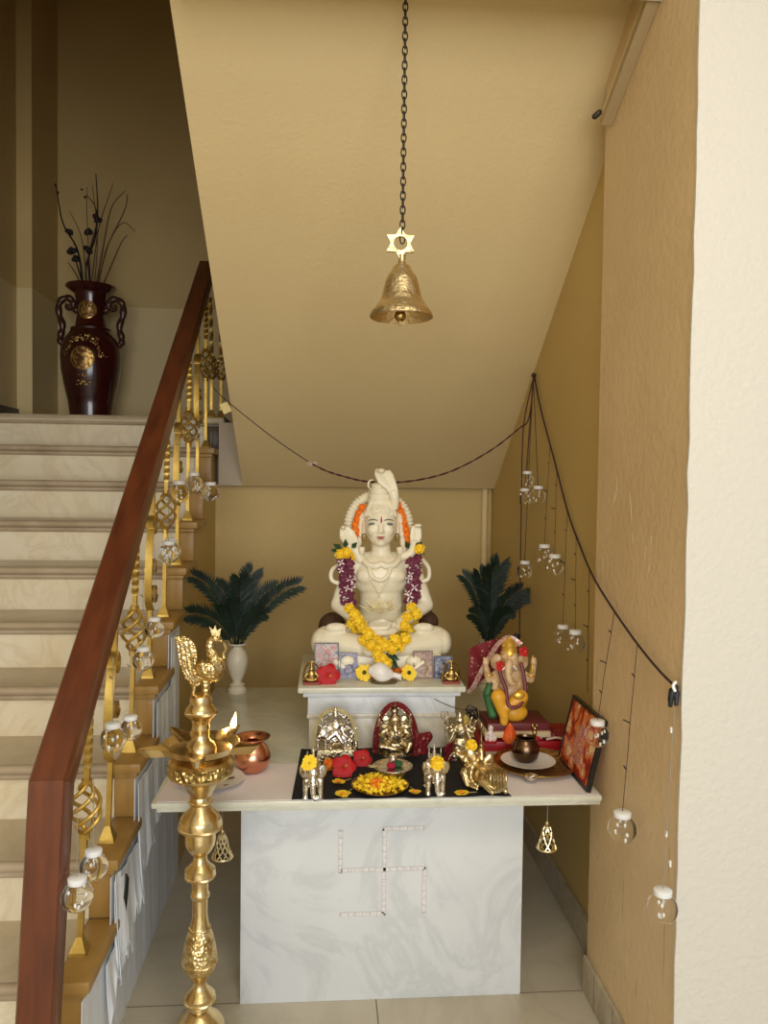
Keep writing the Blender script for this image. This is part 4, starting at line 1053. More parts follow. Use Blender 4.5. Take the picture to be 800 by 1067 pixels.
b = B(); b.box(P2(508, 754, -.06), P2(560, 748, .085), bev=.004); b.build('seat_cushion', mat('maroon_seat', (.14, .02, .02), .5), t)
b = B(); b.cap(P2(513, 744, -.03), P2(509, 724, .01), 5*q, 6*q); b.cap(P2(508, 722, .0), P2(513, 705, .01), 5*q, 3*q); b.blob('green_drape', PGRN, t, None, .004, 2)
# red shawl hanging behind the head and to one side
def fn(u, v):
    a = lerp(.12, 1.0, u)
    x = lerp(lerp(543, 489, u), lerp(524, 487, u), v); top = lerp(668, 676, u)+(-6*math.sin(u*PI)); y = lerp(top, lerp(690, 722, u), v)
    return P2(x, y, lerp(.01, .035, u)+.006*math.sin(v*8+u*13)+.01*v)
B().grid(fn, 24, 16).solid(.002).build('red_shawl', REDC, t)
b = B(); pts = smoothpath([P2(x, y, d) for x, y, d in ((543, 672, -.005), (531, 664.5, .0), (520, 670, -.012), (510, 684, -.02), (501, 700, -.018), (493, 716, -.008), (487, 722, 0))], 6)
b.tube(pts, 1, 6, flat=(3.2*q, 1.0*q)); b.build('shawl_border', mat('silver_border', (.42, .14, .11), .35, .3, col2=(.7, .6, .5), nscale=120), t)
for x, y, lab in ((545.5, 679, 'red bloom tucked behind the ear of painted idol, farther from statue'), (521.5, 694, 'red bloom tucked below the ear of painted idol, nearer to statue')):
    hibiscus(lab, r+P2(x, y, -.045), 5.6*q, (1.3, 0, .2))
# small things on the stool
r0 = r
r, P2, q = frame_of(511, 767, 2.455, SZ)
t = thing('small_figurine', 'tiny white and red figurine on stool before painted idol', 'figurine', r)
b = B(); b.ell((0, 0, 15*q), (3*q, 2.6*q, 3.4*q)); b.ell((0, 0, 8*q), (4.5*q, 3.4*q, 6*q)); b.cap((-3*q, 0, 9*q), (-5*q, -q, 4*q), 1.6*q); b.cap((3*q, 0, 9*q), (5*q, -q, 4*q), 1.6*q); b.ell((0, -q, 2.5*q), (6*q, 4*q, 2.6*q))
b.blob('figure', mat('figurine_white', (.75, .66, .58), .4, col2=(.45, .04, .04), nscale=160, namt=(.55, .6)), t, None, .0018, 1)
B().lathe([(7*q, 0), (7*q, 1.6*q), (5*q, 2.4*q)], (0, 0, 0), 20).build('base', REDP, t)
r, P2, q = frame_of(531, 764, 2.45, SZ)
t = thing('orange_sweet', 'orange cone shaped sweet at the feet of painted idol', 'sweet', r)
B().lathe([(0, 0), (5.5*q, 0), (7.5*q, 4*q), (7*q, 8*q), (4*q, 12*q), (2.6*q, 17*q), (.6*q, 21*q)], (0, 0, 0), 24).build('cone', mat('orange_sweet', (.85, .16, .02), .5), t)
for i in range(8):
    a = i*PI/4; 
b = B()
for i in range(10): b.tube([V((7.6*q*math.cos(i*PI/5), 7.6*q*math.sin(i*PI/5), 3*q)), V((6.4*q*math.cos(i*PI/5), 6.4*q*math.sin(i*PI/5), 9*q)), V((2.2*q*math.cos(i*PI/5), 2.2*q*math.sin(i*PI/5), 18*q))], .7*q, 6)
b.build('ridges', mat('orange_ridge', (.75, .10, .015), .5), t)
r, P2, q = frame_of(556, 757, 2.46, SZ)
t = thing('metal_mouse', 'small dark metal mouse figurine standing on stool beside idol', 'figurine', r)
b = B(); b.ell((0, 0, 4*q), (4*q, 6*q, 4*q)); b.ell((0, -3*q, 10*q), (2.8*q, 2.8*q, 4*q)); b.ell((0, -4*q, 15*q), (2.2*q, 2.6*q, 2.2*q)); b.cap((-2*q, -3*q, 16*q), (-2.4*q, -3*q, 18.5*q), 1.1*q); b.cap((2*q, -3*q, 16*q), (2.4*q, -3*q, 18.5*q), 1.1*q)
b.blob('figure', BRASSD, t, None, .0018, 1)
B().ell((0, -6*q, 4*q), (6.5*q, 1.6*q, 3.2*q)).build('red_cloth', REDP, t)
p = at(562, 752, 2.47); p.z = SZ
o = B().ell((0, 0, 3.4*q), 3.4*q).build('white_ball', PETW, None, loc=p); tag(o, 'small round white sweet at end of red stool', 'sweet')
p = at(574, 768, 2.47)
t = thing('red_cloth', 'folded red cloth with pale edging spilling over end of stool', 'cloth', V((p.x, 2.49, SZ)))
B().grid(lambda u, v: V((lerp(-.055, .045, u), lerp(-.03, .05, v), .004+.020*math.sin(PI*u)*math.sin(PI*v)+.005*math.sin(u*21+v*7)+.004)), 20, 16).solid(.003).build('cloth', REDC, t)
B().tube(smoothpath([V((-.02, -.034, .006)), V((.01, -.036, .012)), V((.04, -.03, .006)), V((.05, -.01, .004))], 6), .004, 8).build('edging', mat('pale_edging', (.62, .42, .33), .5), t)

# ================================================================== TRAY WITH BOWL, AND LEANING PICTURE
r, P2, q = frame_of(557, 799, None, CZ)
TRM = mat('pierced_brass', (.55, .34, .14), .3, 1, bump=.35, bscale=70, btype='voronoi', col2=(.25, .14, .05), nscale=70)
t = thing('brass_thali', 'large round brass thali with pierced rim holding a white plate', 'tray', r)
B().lathe([(0, .002), (.085, .002), (.095, .004), (.124, .015), (.127, .017), (.124, .012), (.096, .001), (.085, 0), (0, 0)], (0, 0, 0), 64, close=False).build('tray', TRM, t)
b = B(); b.tube([V((.126*math.cos(a), .126*math.sin(a), .016)) for a in [2*PI*i/64 for i in range(64)]], .0026, 8, closed=True); b.build('rim', BRASSD, t)
pr = r+V((-.018, .012, .0032))
t = thing('white_plate', 'white china plate lying in the brass thali under dark bowl', 'plate', pr)
B().lathe([(0, .001), (.04, 0), (.045, .001), (.078, .014), (.083, .016), (.078, .0165), (.046, .005), (0, .005)], (0, 0, 0), 56, close=False).build('plate', CHINA, t)
br = pr+V((-.004, .018, .0058))
t = thing('dark_bowl', 'round dark copper bowl standing on the white plate', 'bowl', br)
g_ = br.y/F
B().lathe([(0, 0), (9*g_, 0), (13*g_, 4*g_), (15*g_, 11*g_), (13.5*g_, 19*g_), (10.2*g_, 23.5*g_), (11*g_, 25.5*g_), (9.6*g_, 25.3*g_), (9*g_, 23.2*g_), (12*g_, 18*g_), (12*g_, 8*g_), (0, 3*g_)], (0, 0, 0), 48, close=False).build('bowl', COPPERD, t)
r2, P2, q = frame_of(553, 812.5, None, CZ+.008)
t = thing('silver_dish', 'tiny silver oil dish in the thali before the white plate', 'dish', r2)
B().lathe([(0, 0), (4*q, 0), (7.5*q, 3.5*q), (8*q, 4.6*q), (7*q, 4*q), (3.5*q, 1.3*q), (0, 1.3*q)], (0, 0, 0), 32, close=False).build('dish', SILVER, t)
b = B(); b.cap((-1*q, 0, 1.6*q), (3*q, -1*q, 4.6*q), 1.6*q, .8*q); b.build('cotton_wick', PETW, t)
# leaning picture
f0 = V((.738, 2.105, CZ)); H_ = .207; Ln = .272; th = math.atan2(.045, .2)
t = thing('leaning_picture', 'black framed red and orange picture leaning against near wall', 'picture', f0); t.rotation_euler = (0, th, 0)
fm = mat('black_frame', (.015, .012, .010), .3); w_ = .010
b = B()
b.box((-.004, 0, 0), (.010, Ln, w_)); b.box((-.004, 0, H_-w_), (.010, Ln, H_)); b.box((-.004, 0, w_), (.010, w_, H_-w_)); b.box((-.004, Ln-w_, w_), (.010, Ln, H_-w_))
b.build('frame', fm, t, smooth=False)
B().box((-.0015, w_*.8, w_*.8), (.008, Ln-w_*.8, H_-w_*.8)).build('print', picture('red_print', [(.28, .02, .01), (.75, .10, .03), (.85, .28, .05), (.60, .05, .04), (.90, .55, .22), (.55, .04, .05), (.92, .68, .38)], 13, 9, wave=True), t, smooth=False)
b = B(); b.ell((-.0016, Ln*.5, H_*.40), (.0012, .045, .050)); b.ell((-.0016, Ln*.5, H_*.66), (.0012, .022, .026)); b.build('painted_figure', picture('print_figure', [(.65, .06, .16), (.80, .35, .12), (.35, .08, .25), (.85, .6, .2)], 34), t)

# ================================================================== COPPER POT, PLATE, VASES
r, P2, q = frame_of(263, 803, None, CZ)
t = thing('copper_pot', 'shiny round copper water pot on white cloth beside lamp', 'pot', r)
B().lathe([(0, 0), (10*q, 0), (14*q, 3*q), (18.5*q, 11*q), (19*q, 17*q), (16*q, 25*q), (11.5*q, 29.5*q), (11*q, 31*q), (13*q, 33.5*q), (18*q, 35.5*q), (18.4*q, 36.5*q), (17.5*q, 36.6*q), (12*q, 34.5*q), (10*q, 31*q), (14*q, 24*q), (16*q, 14*q), (0, 3*q)], (0, 0, 0), 56, close=False).build('pot', COPPER, t)
r, P2, q = frame_of(221, 815.5, None, CZ)
t = thing('white_plate', 'white china plate with dark spoon on white cloth behind lamp', 'plate', r)
B().lathe([(0, .001), (.045, 0), (.05, .001), (.086, .013), (.091, .015), (.086, .0155), (.051, .0045), (0, .0045)], (0, 0, 0), 56, close=False).build('plate', CHINA, t)
sr2 = r+V((.02, -.01, .0052))
t = thing('dark_spoon', 'small dark metal spoon and tip lying on white plate', 'spoon', sr2, .5)
b = B(); b.ell((-.012, .012, .0035), (.014, .009, .003)); b.tube(smoothpath([V((0, .012, .004)), V((.02, .004, .0035)), V((.045, -.004, .006))], 5), .0025, 8); b.build('spoon', COPPERD, t)
o = B().cap((-.012, 0, .0022), (.012, .004, .0022), .0022, .0012).build('incense_stub', PAINTB, None, loc=sr2+V((.032, -.030, 0))); tag(o, 'short black incense stub lying on white plate', 'incense stub')

def fern_vase(lab, flab, px, py, spec, Yv):
    r, P2, q = frame_of(px, py, None, TZ)
    t = thing('ivory_vase', lab, 'vase', r)
    B().lathe([(0, 0), (9.5*q, 0), (9.8*q, 3*q), (8*q, 5*q), (7*q, 6.5*q), (8*q, 8*q), (5*q, 10*q), (4.6*q, 12*q), (8.5*q, 20*q), (11*q, 30*q), (11*q, 36*q), (8.5*q, 43*q), (5.6*q, 46*q), (5.4*q, 48*q), (9.8*q, 50*q), (10*q, 51.5*q), (8*q, 51.2*q), (4.4*q, 48*q), (5*q, 44*q), (7*q, 36*q), (0, 30*q)], (0, 0, 0), 48, close=False).build('vase', IVORY, t)
    f = thing('fern_bunch', flab, 'plant', r+V((0, 0, 45*q)))
    for i, (ex, ey, dd, w) in enumerate(spec):
        e = P2(ex, ey, dd)-V((0, 0, 45*q)); c = V((e.x*.35, e.y*.3, max(e.z*.72, 22*q)+6*q)); 
        pts = [V((0, 0, -8*q))*(1-u)**2+2*u*(1-u)*c+e*u*u for u in [k/26 for k in range(27)]]
        b = B(); b.tube(pts, [lerp(.9, .3, k/26)*q for k in range(27)], 6)
        rnd = random.Random(i+int(px))
        for k in range(6, 27):
            p = pts[k]; d = (pts[k]-pts[k-1]).normalized(); sd = d.cross(V((.15, -1, .15))).normalized()
            L = w*q*(.55+.75*math.sin(PI*min(1, (k-4)/23)*.85))
            for sg_ in (-1, 1):
                for rep in range(3):
                    dirv = (sd*sg_*1.0+d*(.75+.3*rep)+V((0, rnd.uniform(-.35, .2), rnd.uniform(-.12, .12)))).normalized(); ww = dirv.cross(V((0, -1, 0))).normalized()*1.15*q
                    pp_ = p+d*rep*1.2*q
                    b.bm.faces.new([b.bm.verts.new(v) for v in (pp_, pp_+dirv*L*.5-ww, pp_+dirv*L, pp_+dirv*L*.5+ww)])
        b.build('frond', FERN, f, smooth=False)
fern_vase('ivory ceramic vase at back of altar table beside stair wall', 'dark green fern fronds in the ivory vase beside stair wall', 247, 721,
          [(204, 602, -.10, 11), (200, 640, -.16, 13), (228, 612, -.04, 11), (262, 599, .02, 14), (250, 606, -.06, 13), (284, 613, .06, 11), (307, 611, -.03, 13), (236, 632, -.1, 12), (272, 640, -.08, 11)], 3.2)
fern_vase('ivory ceramic vase hidden behind the painted idol near recessed wall', 'dark green fern fronds standing behind the painted idol', 508, 718,
          [(485, 602, .0, 10), (520, 590, .0, 15), (512, 596, -.06, 13), (500, 598, -.03, 11), (552, 620, .0, 10), (540, 616, -.04, 11), (492, 640, -.06, 9), (528, 640, -.06, 10)], 3.2)

# black cord wandering behind the pedestal to the idol
c0 = at(452, 728, 2.50)
t = thing('black_flex', 'thin black cord drooping from pedestal towards the painted idol', 'cord', c0)
pts = smoothpath([c0, at(462, 733, 2.49), at(474, 737.5, 2.48), at(486, 740, 2.485), at(494, 737, 2.49), at(500, 741, 2.5)], 6)
B().tube(pts, .0012, 6).build('cord', WIRE, t, c0)
b = B(); rk = random.Random(2); k = at(491, 742, 2.50)
pts = smoothpath([k+V((rk.uniform(-.022, .022), rk.uniform(-.012, .012), rk.uniform(-.03, .02))) for _ in range(16)], 5)
b.tube(pts, .0028, 6); b.build('cord_tangle', PAINTB, t, c0)

# ================================================================== HANGING FILIGREE BELLS
for px, py, lab in ((231.5, 893, 'small filigree bell hanging under table edge behind the tall lamp'), (569.5, 883.5, 'small filigree bell hanging under table edge beside recessed wall')):
    Yb = 2.16; p = at(px, py, Yb); q = Yb/F; top = TZ-.031-p.z
    t = thing('filigree_bell', lab, 'bell', p)
    prof = [(10.4*q, 0), (10*q, 1.5*q), (8.4*q, 5*q), (6.6*q, 10*q), (5.6*q, 15*q), (4.8*q, 19*q), (3.0*q, 23*q), (1.4*q, 24.5*q)]
    B().lathe([(r_*.72, z_) for r_, z_ in prof], (0, 0, 0), 28, close=False).build('liner', mat('dark_liner', (.05, .035, .015), .6, .5), t)
    b = B()
    def rad(z):
        for (r0_, z0_), (r1_, z1_) in zip(prof, prof[1:]):
            if z0_ <= z <= z1_: return lerp(r0_, r1_, (z-z0_)/(z1_-z0_))
        return prof[-1][0]
    for k in range(9):
        for sg_ in (-1, 1):
            b.tube([V((rad(z)*math.cos(k*2*PI/9+sg_*z/q*.075), rad(z)*math.sin(k*2*PI/9+sg_*z/q*.075), z)) for z in [24*q*i/16 for i in range(17)]], .75*q, 5)
    b.tube([V((10.4*q*math.cos(a), 10.4*q*math.sin(a), .3*q)) for a in [2*PI*i/32 for i in range(32)]], 1.1*q, 6, closed=True)
    b.build('filigree', mat('pale_gilt', (.80, .68, .40), .3, 1), t)
    B().lathe([(3.2*q, 23*q), (3.4*q, 24.5*q), (1.6*q, 26*q), (2*q, 27.5*q), (.5*q, 29.5*q)], (0, 0, 0), 16).build('crown', mat('pale_gilt', (0, 0, 0)), t)
    B().tube([V((0, 0, 29*q)), V((0, 0, top))], .0009, 6).build('thread', WIREC, t)

# ================================================================== STANDING LAMP
YL_ = 1.95; q = YL_/F
lp = at(209, 800, YL_); lx = V((lp.x, YL_, 0))
lamp = thing('standing_oil_lamp', 'tall turned brass oil lamp with five spouted tray and bird finial', 'lamp', lx)
def zy(y): return at(208.5, y, YL_).z
def LP(tab): return [(hw*q, zy(y)) for y, hw in tab][::-1]
B().lathe([(44*q, 0), (44*q, .012), (40*q, .022), (37*q, .04), (39*q, .05), (30*q, .075), (27*q, zy(1073)), (25*q, zy(1066)), (20*q, zy(1058)), (9.5*q, zy(1051)), (9*q, zy(1046))], (0, 0, 0), 64).build('base', BRASS, lamp)
B().lathe(LP([(852, 21), (858, 22.5), (861, 22), (863, 15), (868, 15.6), (874, 15.8), (880, 15), (887, 11), (891, 7), (896, 7.5), (900, 10), (905, 15.5), (910, 16), (914, 9.5), (921, 8.6), (929, 8.4), (931, 10), (934, 9.8), (936, 8), (950, 7.8), (957, 8.2), (966, 10.5), (976, 13.6), (985, 15.8), (994, 17.3), (1000, 17.5), (1008, 16), (1014, 12.5), (1018, 9), (1023, 6.8), (1027, 8), (1031, 12), (1036, 16.2), (1040, 16), (1043, 12), (1047, 9)]), (0, 0, 0), 56).build('lower_stem', BRASS, lamp)
B().lathe(LP([(790, 30), (793, 33.5), (804, 33.5), (807, 32), (809, 27), (813, 20), (820, 16), (826, 12), (829, 10.5), (833, 11.8), (836, 11.5), (838, 9.5), (843, 12), (848, 18), (853, 21)]), (0, 0, 0), 56).build('upper_stem', BRASS, lamp)
b = B(); b.lathe(LP([(793, 33.9), (804, 33.9)]), (0, 0, 0), 56, close=False); b.build('engraved_band', mat('engraved_band', (.72, .52, .2), .3, 1, bump=1, bscale=75, btype='voronoi', col2=(.35, .24, .08), nscale=60), lamp)
b = B(); b.lathe(LP([(968, 11.3), (976, 14.2), (985, 16.3), (994, 17.8), (1000, 18), (1006, 17)]), (0, 0, 0), 48, close=False); b.build('engraved_bulb', BRASSE, lamp)
# roped rings
for y, R_, rr_ in ((742, 15.5, 1.9), (861, 21.6, 1.9), (912, 15, 1.7), (1041, 15.6, 1.8), (835, 11.6, 1.2), (1001, 17.9, 1.0), (966, 10.8, .9)):
    b = B(); n = int(R_*2.6)
    for k in range(n):
        a = 2*PI*k/n; d = V((math.cos(a), math.sin(a), 0)); tt = V((-math.sin(a), math.cos(a), .7)).normalized()
        b.cap(d*R_*q+V((0, 0, zy(y)))-tt*rr_*.6*q, d*R_*q+V((0, 0, zy(y)))+tt*rr_*.6*q, rr_*q*.75, seg=6)
    b.build('rope_ring', BRASS, lamp)
# five-spouted tray
zt = zy(776)
spouts = [math.radians(a) for a in (202, 274, 346, 58, 130)]
def trr(a):
    k = max(math.exp(-((math.atan2(math.sin(a-s_a), math.cos(a-s_a)))/.13)**2) for s_a in spouts)
    return 40*q+24*q*k, k
n = 180; b = B(); rings = [[], [], [], [], []]
for i in range(n):
    a = 2*PI*i/n; R_, k = trr(a); c, s1 = math.cos(a), math.sin(a)
    for j, (f, z) in enumerate(((.55, -8*q), (.86, -5.5*q), (1, 2.5*q+1.5*q*k), (.965, 1.7*q+1.5*q*k), (.80, -4*q))):
        rings[j].append(b.bm.verts.new(V((R_*f*c if j in (1, 2, 3) else 40*q*f*c, R_*f*s1 if j in (1, 2, 3) else 40*q*f*s1, zt+z))))
for x, y in zip(rings, rings[1:]):
    for i in range(n): b.bm.faces.new((x[i], x[(i+1) % n], y[(i+1) % n], y[i]))
b.bm.faces.new(rings[0][::-1]); b.bm.faces.new(rings[4])
b.build('oil_tray', BRASS, lamp)
B().lathe([(20*q, zy(793)), (24*q, zy(789)), (30*q, zt-8.2*q)], (0, 0, 0), 48).build('tray_support', BRASS, lamp)
B().lathe(LP([(722, 5), (725, 10.5), (729, 11.5), (733, 11), (738, 15), (743, 15.6), (747, 13), (749, 10), (752, 9.4), (755, 8.4), (758, 9.4), (761, 8.5), (768, 8.5), (771, 10), (774, 14), (778, 15.6), (783, 17)]), (0, 0, 0), 48).build('neck', BRASS, lamp)
# flame on the far spout, with its wick
fa = spouts[3]; fp = V((52*q*math.cos(fa), 52*q*math.sin(fa), zt+2*q))
B().cap(fp+V((-4*q, -5*q, -1.5*q)), fp+V((0, 0, 1.6*q)), 1.5*q, 1.2*q).build('wick', mat('wick', (.2, .15, .1), .9), lamp)
FL = mat('flame', (1, .8, .4), .5, emis=(1, .72, .30), estr=14)
fo = V((lx.x, lx.y, 0))+fp
fl = B(); pr_ = [(0, -1*q), (2.6*q, 1.5*q), (3.4*q, 4.5*q), (2.6*q, 9*q), (1.3*q, 13*q), (0.1*q, 18*q)]
fl.lathe(pr_, (0, 0, 0), 20)
o = fl.build('flame', FL, lamp, loc=fp+V((0, 0, 1.4*q)))
o['label'] = 'small bright flame on far spout'; o.rotation_euler = (0, .18, 0)
pl = bpy.data.lights.new('flame_light', 'POINT'); pl.energy = .35; pl.color = (1, .62, .25); pl.shadow_soft_size = .01
plo = bpy.data.objects.new('flame_light', pl); COL.objects.link(plo); plo.location = fo+V((0, 0, 9*q))
# bird
def PL_(x, y, d=0): return at(x, y, YL_+d)-lx
bd = B()
bd.ell(PL_(217, 699, 0), (16*q, 10*q, 10*q), (0, .45, 0)); bd.ell(PL_(225, 694, 0), (9.5*q, 9*q, 10.5*q))
np_ = smoothpath([PL_(226, 692), PL_(221.5, 683), PL_(218.5, 675), PL_(220, 668), PL_(224.5, 664.5)], 6)
bd.tube(np_, [lerp(8, 4.2, min(1, i/12))*q for i in range(len(np_))], 12); bd.ell(PL_(225.5, 665), (5*q, 4.4*q, 4.4*q)); bd.cap(PL_(228, 666), PL_(233.5, 670), 2.2*q, .7*q)
bd.cap(PL_(214, 708), PL_(215, 723), 5*q, 4.5*q); bd.cap(PL_(209, 704), PL_(201, 712), 7*q, 4*q)
bd.blob('bird_body', BRASSE, lamp, None, .0024, 1)
e = B(); e.prism([PL_(221, 663, -.004), PL_(218, 653, -.004), PL_(222, 657, -.004), PL_(224, 651.5, -.004), PL_(226, 657, -.004), PL_(230, 655, -.004), PL_(229, 662, -.004)], (0, .008, 0)); e.build('crest', BRASS, lamp)
e = B(); e.ell(PL_(226.5, 664, -.0095), 1.0*q, sub=2); e.build('eye', PAINTB, lamp)
e = B(); e.tube(smoothpath([PL_(233, 670), PL_(235.5, 676), PL_(233, 681), PL_(234, 686)], 5), 1.3*q, 6); e.build('wattle_chain', BRASS, lamp)
tl = B(); outl = [(206, 716), (198, 712), (192, 704), (188, 693), (185.5, 681), (184.5, 672), (182.5, 664), (187, 663), (190, 666), (194, 664), (198, 667), (202, 672), (204.5, 680), (204.5, 689), (203, 697), (207, 703), (212, 707)]
tl.prism([PL_(x, y, -.009) for x, y in outl], (0, .018, 0)); bmesh.ops.bevel(tl.bm, geom=tl.bm.edges[:], offset=.003, segments=2, affect='EDGES')
to_ = tl.build('tail', BRASSE, lamp)
tl = B()
for k in range(3):
    f = k/2
    pts = [(lerp(202, 207, f), 711-2*f), (lerp(192.5, 201, f), lerp(699, 700, f)), (lerp(189, 199.5, f), 685), (lerp(188, 196, f), 671)]
    tl.tube(smoothpath([PL_(x, y, -.012) for x, y in pts], 6), 1.0*q, 6)
for i in range(11):
    x, y = [(183.5, 665), (185, 671), (186, 678), (187, 685), (188.5, 692), (191, 699), (194, 706), (199, 711.5), (190, 665.5), (196, 666), (201.5, 671.5)][i]; tl.ell(PL_(x, y, -.009), 1.9*q, sub=2)
tl.build('tail_feathers', BRASS, to_)
wg = B(); wg.ell(PL_(216, 697, -.022), (10*q, 3*q, 6.5*q), (0, .45, 0)); wo = wg.build('wing', BRASSE, lamp)
wg = B(); wg.tube([PL_(216+(1.0+.5*a)*math.cos(a), 697+(1.0+.45*a)*math.sin(a), -.031) for a in [i*.35 for i in range(26)]], .9*q, 6)
for k in range(4): wg.tube(smoothpath([PL_(221+k*2.2, 689+k*1.2, -.026), PL_(225+k*1.3, 697+k, -.026), PL_(222+k, 704+k*.4, -.022)], 4), .8*q, 6)
wg.build('wing_curl', BRASS, wo)
B().cap(PL_(203, 713), PL_(201, 723), 2.6*q, 1.6*q).build('tail_prop', BRASS, lamp)

# ================================================================== TEMPLE BELL ON ITS CHAIN
YB_ = 2.05; q = YB_/F
bz = at(418, 330, YB_); bl = thing('temple_bell', 'bronze temple bell with star shaped hanger on long dark chain', 'bell', bz)
def zb_(y): return at(418, y, YB_).z-bz.z
tab = [(278.5, 6), (277, 8), (279, 9.4), (282, 10.5), (287, 14.5), (292, 16.5), (300, 18.6), (308, 20.5), (314, 23), (319, 26.5), (324, 30.5), (328, 32.6), (330.5, 33), (331.5, 31.8), (328, 29.5), (322, 24.5), (314, 20), (300, 16.5), (288, 12), (284, 4)]
B().lathe([(h*q, zb_(y)) for y, h in tab], (0, 0, 0), 64, close=False).build('bell_body', BELLM, bl)
b = B(); b.lathe([(0, zb_(284)-.001), (4*q, zb_(284))], (0, 0, 0), 24, close=False); b.tube([V((0, 0, zb_(284))), V((-2*q, -8*q, zb_(328)))], .9*q, 6); b.ell((-2*q, -9*q, zb_(331)), (6*q, 6*q, 6*q)); b.cap((-2*q, -9*q, zb_(336)), (-2*q, -9*q, zb_(341)), 1.4*q, 1*q); b.build('clapper', BRASSD, bl)
# hexagram plate with a round hole
b = B(); ci = at(417, 254, YB_)-bz; NN = 48; ov = []; iv = []
def starr(a):
    k = (a/(PI/3)) % 1; k = min(k, 1-k)*2   # 0 at a tip, 1 in a notch
    tip, notch = 16.5*q, 10*q
    x0, y0_ = tip, 0; x1, y1_ = notch*math.cos(PI/6), notch*math.sin(PI/6); an = k*PI/6
    return (x0*y1_-x1*y0_)/((x0-x1)*math.sin(an)+(y1_-y0_)*math.cos(an))
for z in (-2.2*q, 2.2*q):
    o_ = []; i_ = []
    for i in range(NN):
        a = 2*PI*i/NN; R_ = starr(a+PI/6 - PI/6); c, s1 = math.cos(a+PI/6), math.sin(a+PI/6)
        o_.append(b.bm.verts.new(ci+V((R_*c, z, R_*s1)))); i_.append(b.bm.verts.new(ci+V((7.2*q*c, z, 7.2*q*s1))))
    ov.append(o_); iv.append(i_)
for i in range(NN):
    j = (i+1) % NN
    for fc in ((ov[0][i], ov[0][j], iv[0][j], iv[0][i]), (ov[1][j], ov[1][i], iv[1][i], iv[1][j]), (ov[0][j], ov[0][i], ov[1][i], ov[1][j]), (iv[0][i], iv[0][j], iv[1][j], iv[1][i])): b.bm.faces.new(fc)
b.build('star_hanger', BELLM, bl, angle=30)
B().lathe([(6*q, zb_(278.5)), (4.2*q, zb_(275)), (3.4*q, zb_(270)), (4*q, zb_(265.5))], (0, 0, 0), 20).build('neck', BELLM, bl)
b = B(); z0 = zb_(249); ztop = soffz(YB_)-bz.z; pitch = .0185; k = 0; z = z0
while z < ztop:
    pts = []
    for i in range(14):
        a = 2*PI*i/14; u = .0062*math.cos(a); v = .0128*math.sin(a)
        pts.append(V((u if k % 2 == 0 else u*.35, 0 if k % 2 == 0 else u*.94, z+v)))
    b.tube(pts, .0019, 6, closed=True); z += pitch; k += 1
b.build('chain', IRON, bl)

# ================================================================== FLOOR VASE ON THE LANDING
YV = 4.72; q = YV/F
vz = at(95, 436, YV); vz.z = LZ; ym = 436-0
VASE = mat('maroon_lacquer', (.032, .005, .005), .16, col2=(.055, .008, .006), nscale=6, coat=.4)  # maroon darkened to put the dim landing light into the colour
vs = thing('floor_vase', 'tall dark maroon floor vase with scroll handles and gold medallions', 'vase', vz)
vb = 434
B().lathe([(h*q, (vb-y)*q) for y, h in ((434, 21), (431, 21.5), (424, 20.5), (410, 22.5), (395, 26), (380, 28.5), (368, 29.5), (358, 29), (350, 26), (345, 22), (341, 19.5), (339, 20), (337, 15.5), (325, 13.5), (312, 13.8), (304, 16), (300, 22), (297.5, 24.5), (296, 24), (299, 17), (304, 12))], (0, 0, 0), 56).build('vase_body', VASE, vs)
GM = mat('gold_medallion', (.50, .33, .10), .35, .8, col2=(.12, .05, .02), nscale=55, namt=(.42, .55))
for y, R_, d in ((372, 11, -29.4), (322, 8.5, -13.8)):
    b = B(); rr_ = 29.3 if y == 372 else 13.7
    def fn(u, v, y=y, R_=R_, rr_=rr_):
        a = 2*PI*u; rho = R_*v; x = rho*math.cos(a)*q; z = rho*math.sin(a)*q
        hw = rr_*q
        return V((x, -math.sqrt(max(hw*hw-x*x, 0))-.0015-(.004 if y == 322 else 0), (vb-y)*q+z))
    b.grid(fn, 32, 6); b.build('medallion', GM, vs)
    b = B(); b.tube([fn(i/40, 1.0)+V((0, -.002, 0)) for i in range(40)], .0035, 6, closed=True); b.build('medallion_ring', mat('gold_ring', (.55, .38, .12), .3, .9), vs)
b = B(); rv = random.Random(4)
for i in range(90):
    a = rv.uniform(.15, 2.99); R_ = rv.uniform(13, 21); x = R_*math.cos(a)*1.05; y = 364-R_*math.sin(a)*.72+ (8 if abs(x) > 14 else 0)
    hw = 29*q*(.93 if y < 352 else 1.0); xx = x*q
    b.ell(V((xx, -math.sqrt(max(hw*hw-xx*xx, 0))-.001, (vb-y)*q)), (rv.uniform(.6, 1.8)*q, .6*q, rv.uniform(.6, 1.8)*q), sub=1)
b.build('gold_scrollwork', GM, vs); b = B()
for i in range(24):
    x = rv.uniform(-6, 6); y = rv.uniform(387, 398); hw = 27.3*q; xx = x*q
    b.ell(V((xx, -math.sqrt(max(hw*hw-xx*xx, 0))-.001, (vb-y)*q)), (rv.uniform(.6, 1.5)*q, .6*q, rv.uniform(.6, 1.5)*q), sub=1)
b.build('gold_scrollwork', GM, vs)
for k in (-1, 1):
    pts = smoothpath([V((k*x*q, 0, (vb-y)*q)) for x, y in ((13, 322), (17, 317), (18, 311), (24, 308), (31, 313), (31.5, 324), (28, 336), (30, 346), (30, 352), (26, 356))], 6)
    b = B(); b.tube(pts, [2.6*q+1.0*q*abs(math.sin(i*.5)) for i in range(len(pts))], 10)
    b.tube(smoothpath([V((k*x*q, 0, (vb-y)*q)) for x, y in ((24, 309), (19, 313), (20, 319), (24, 318), (23, 314))], 5), 2*q, 8)
    b.build('handle', mat('dark_handle', (.07, .03, .018), .25, .3), vs)
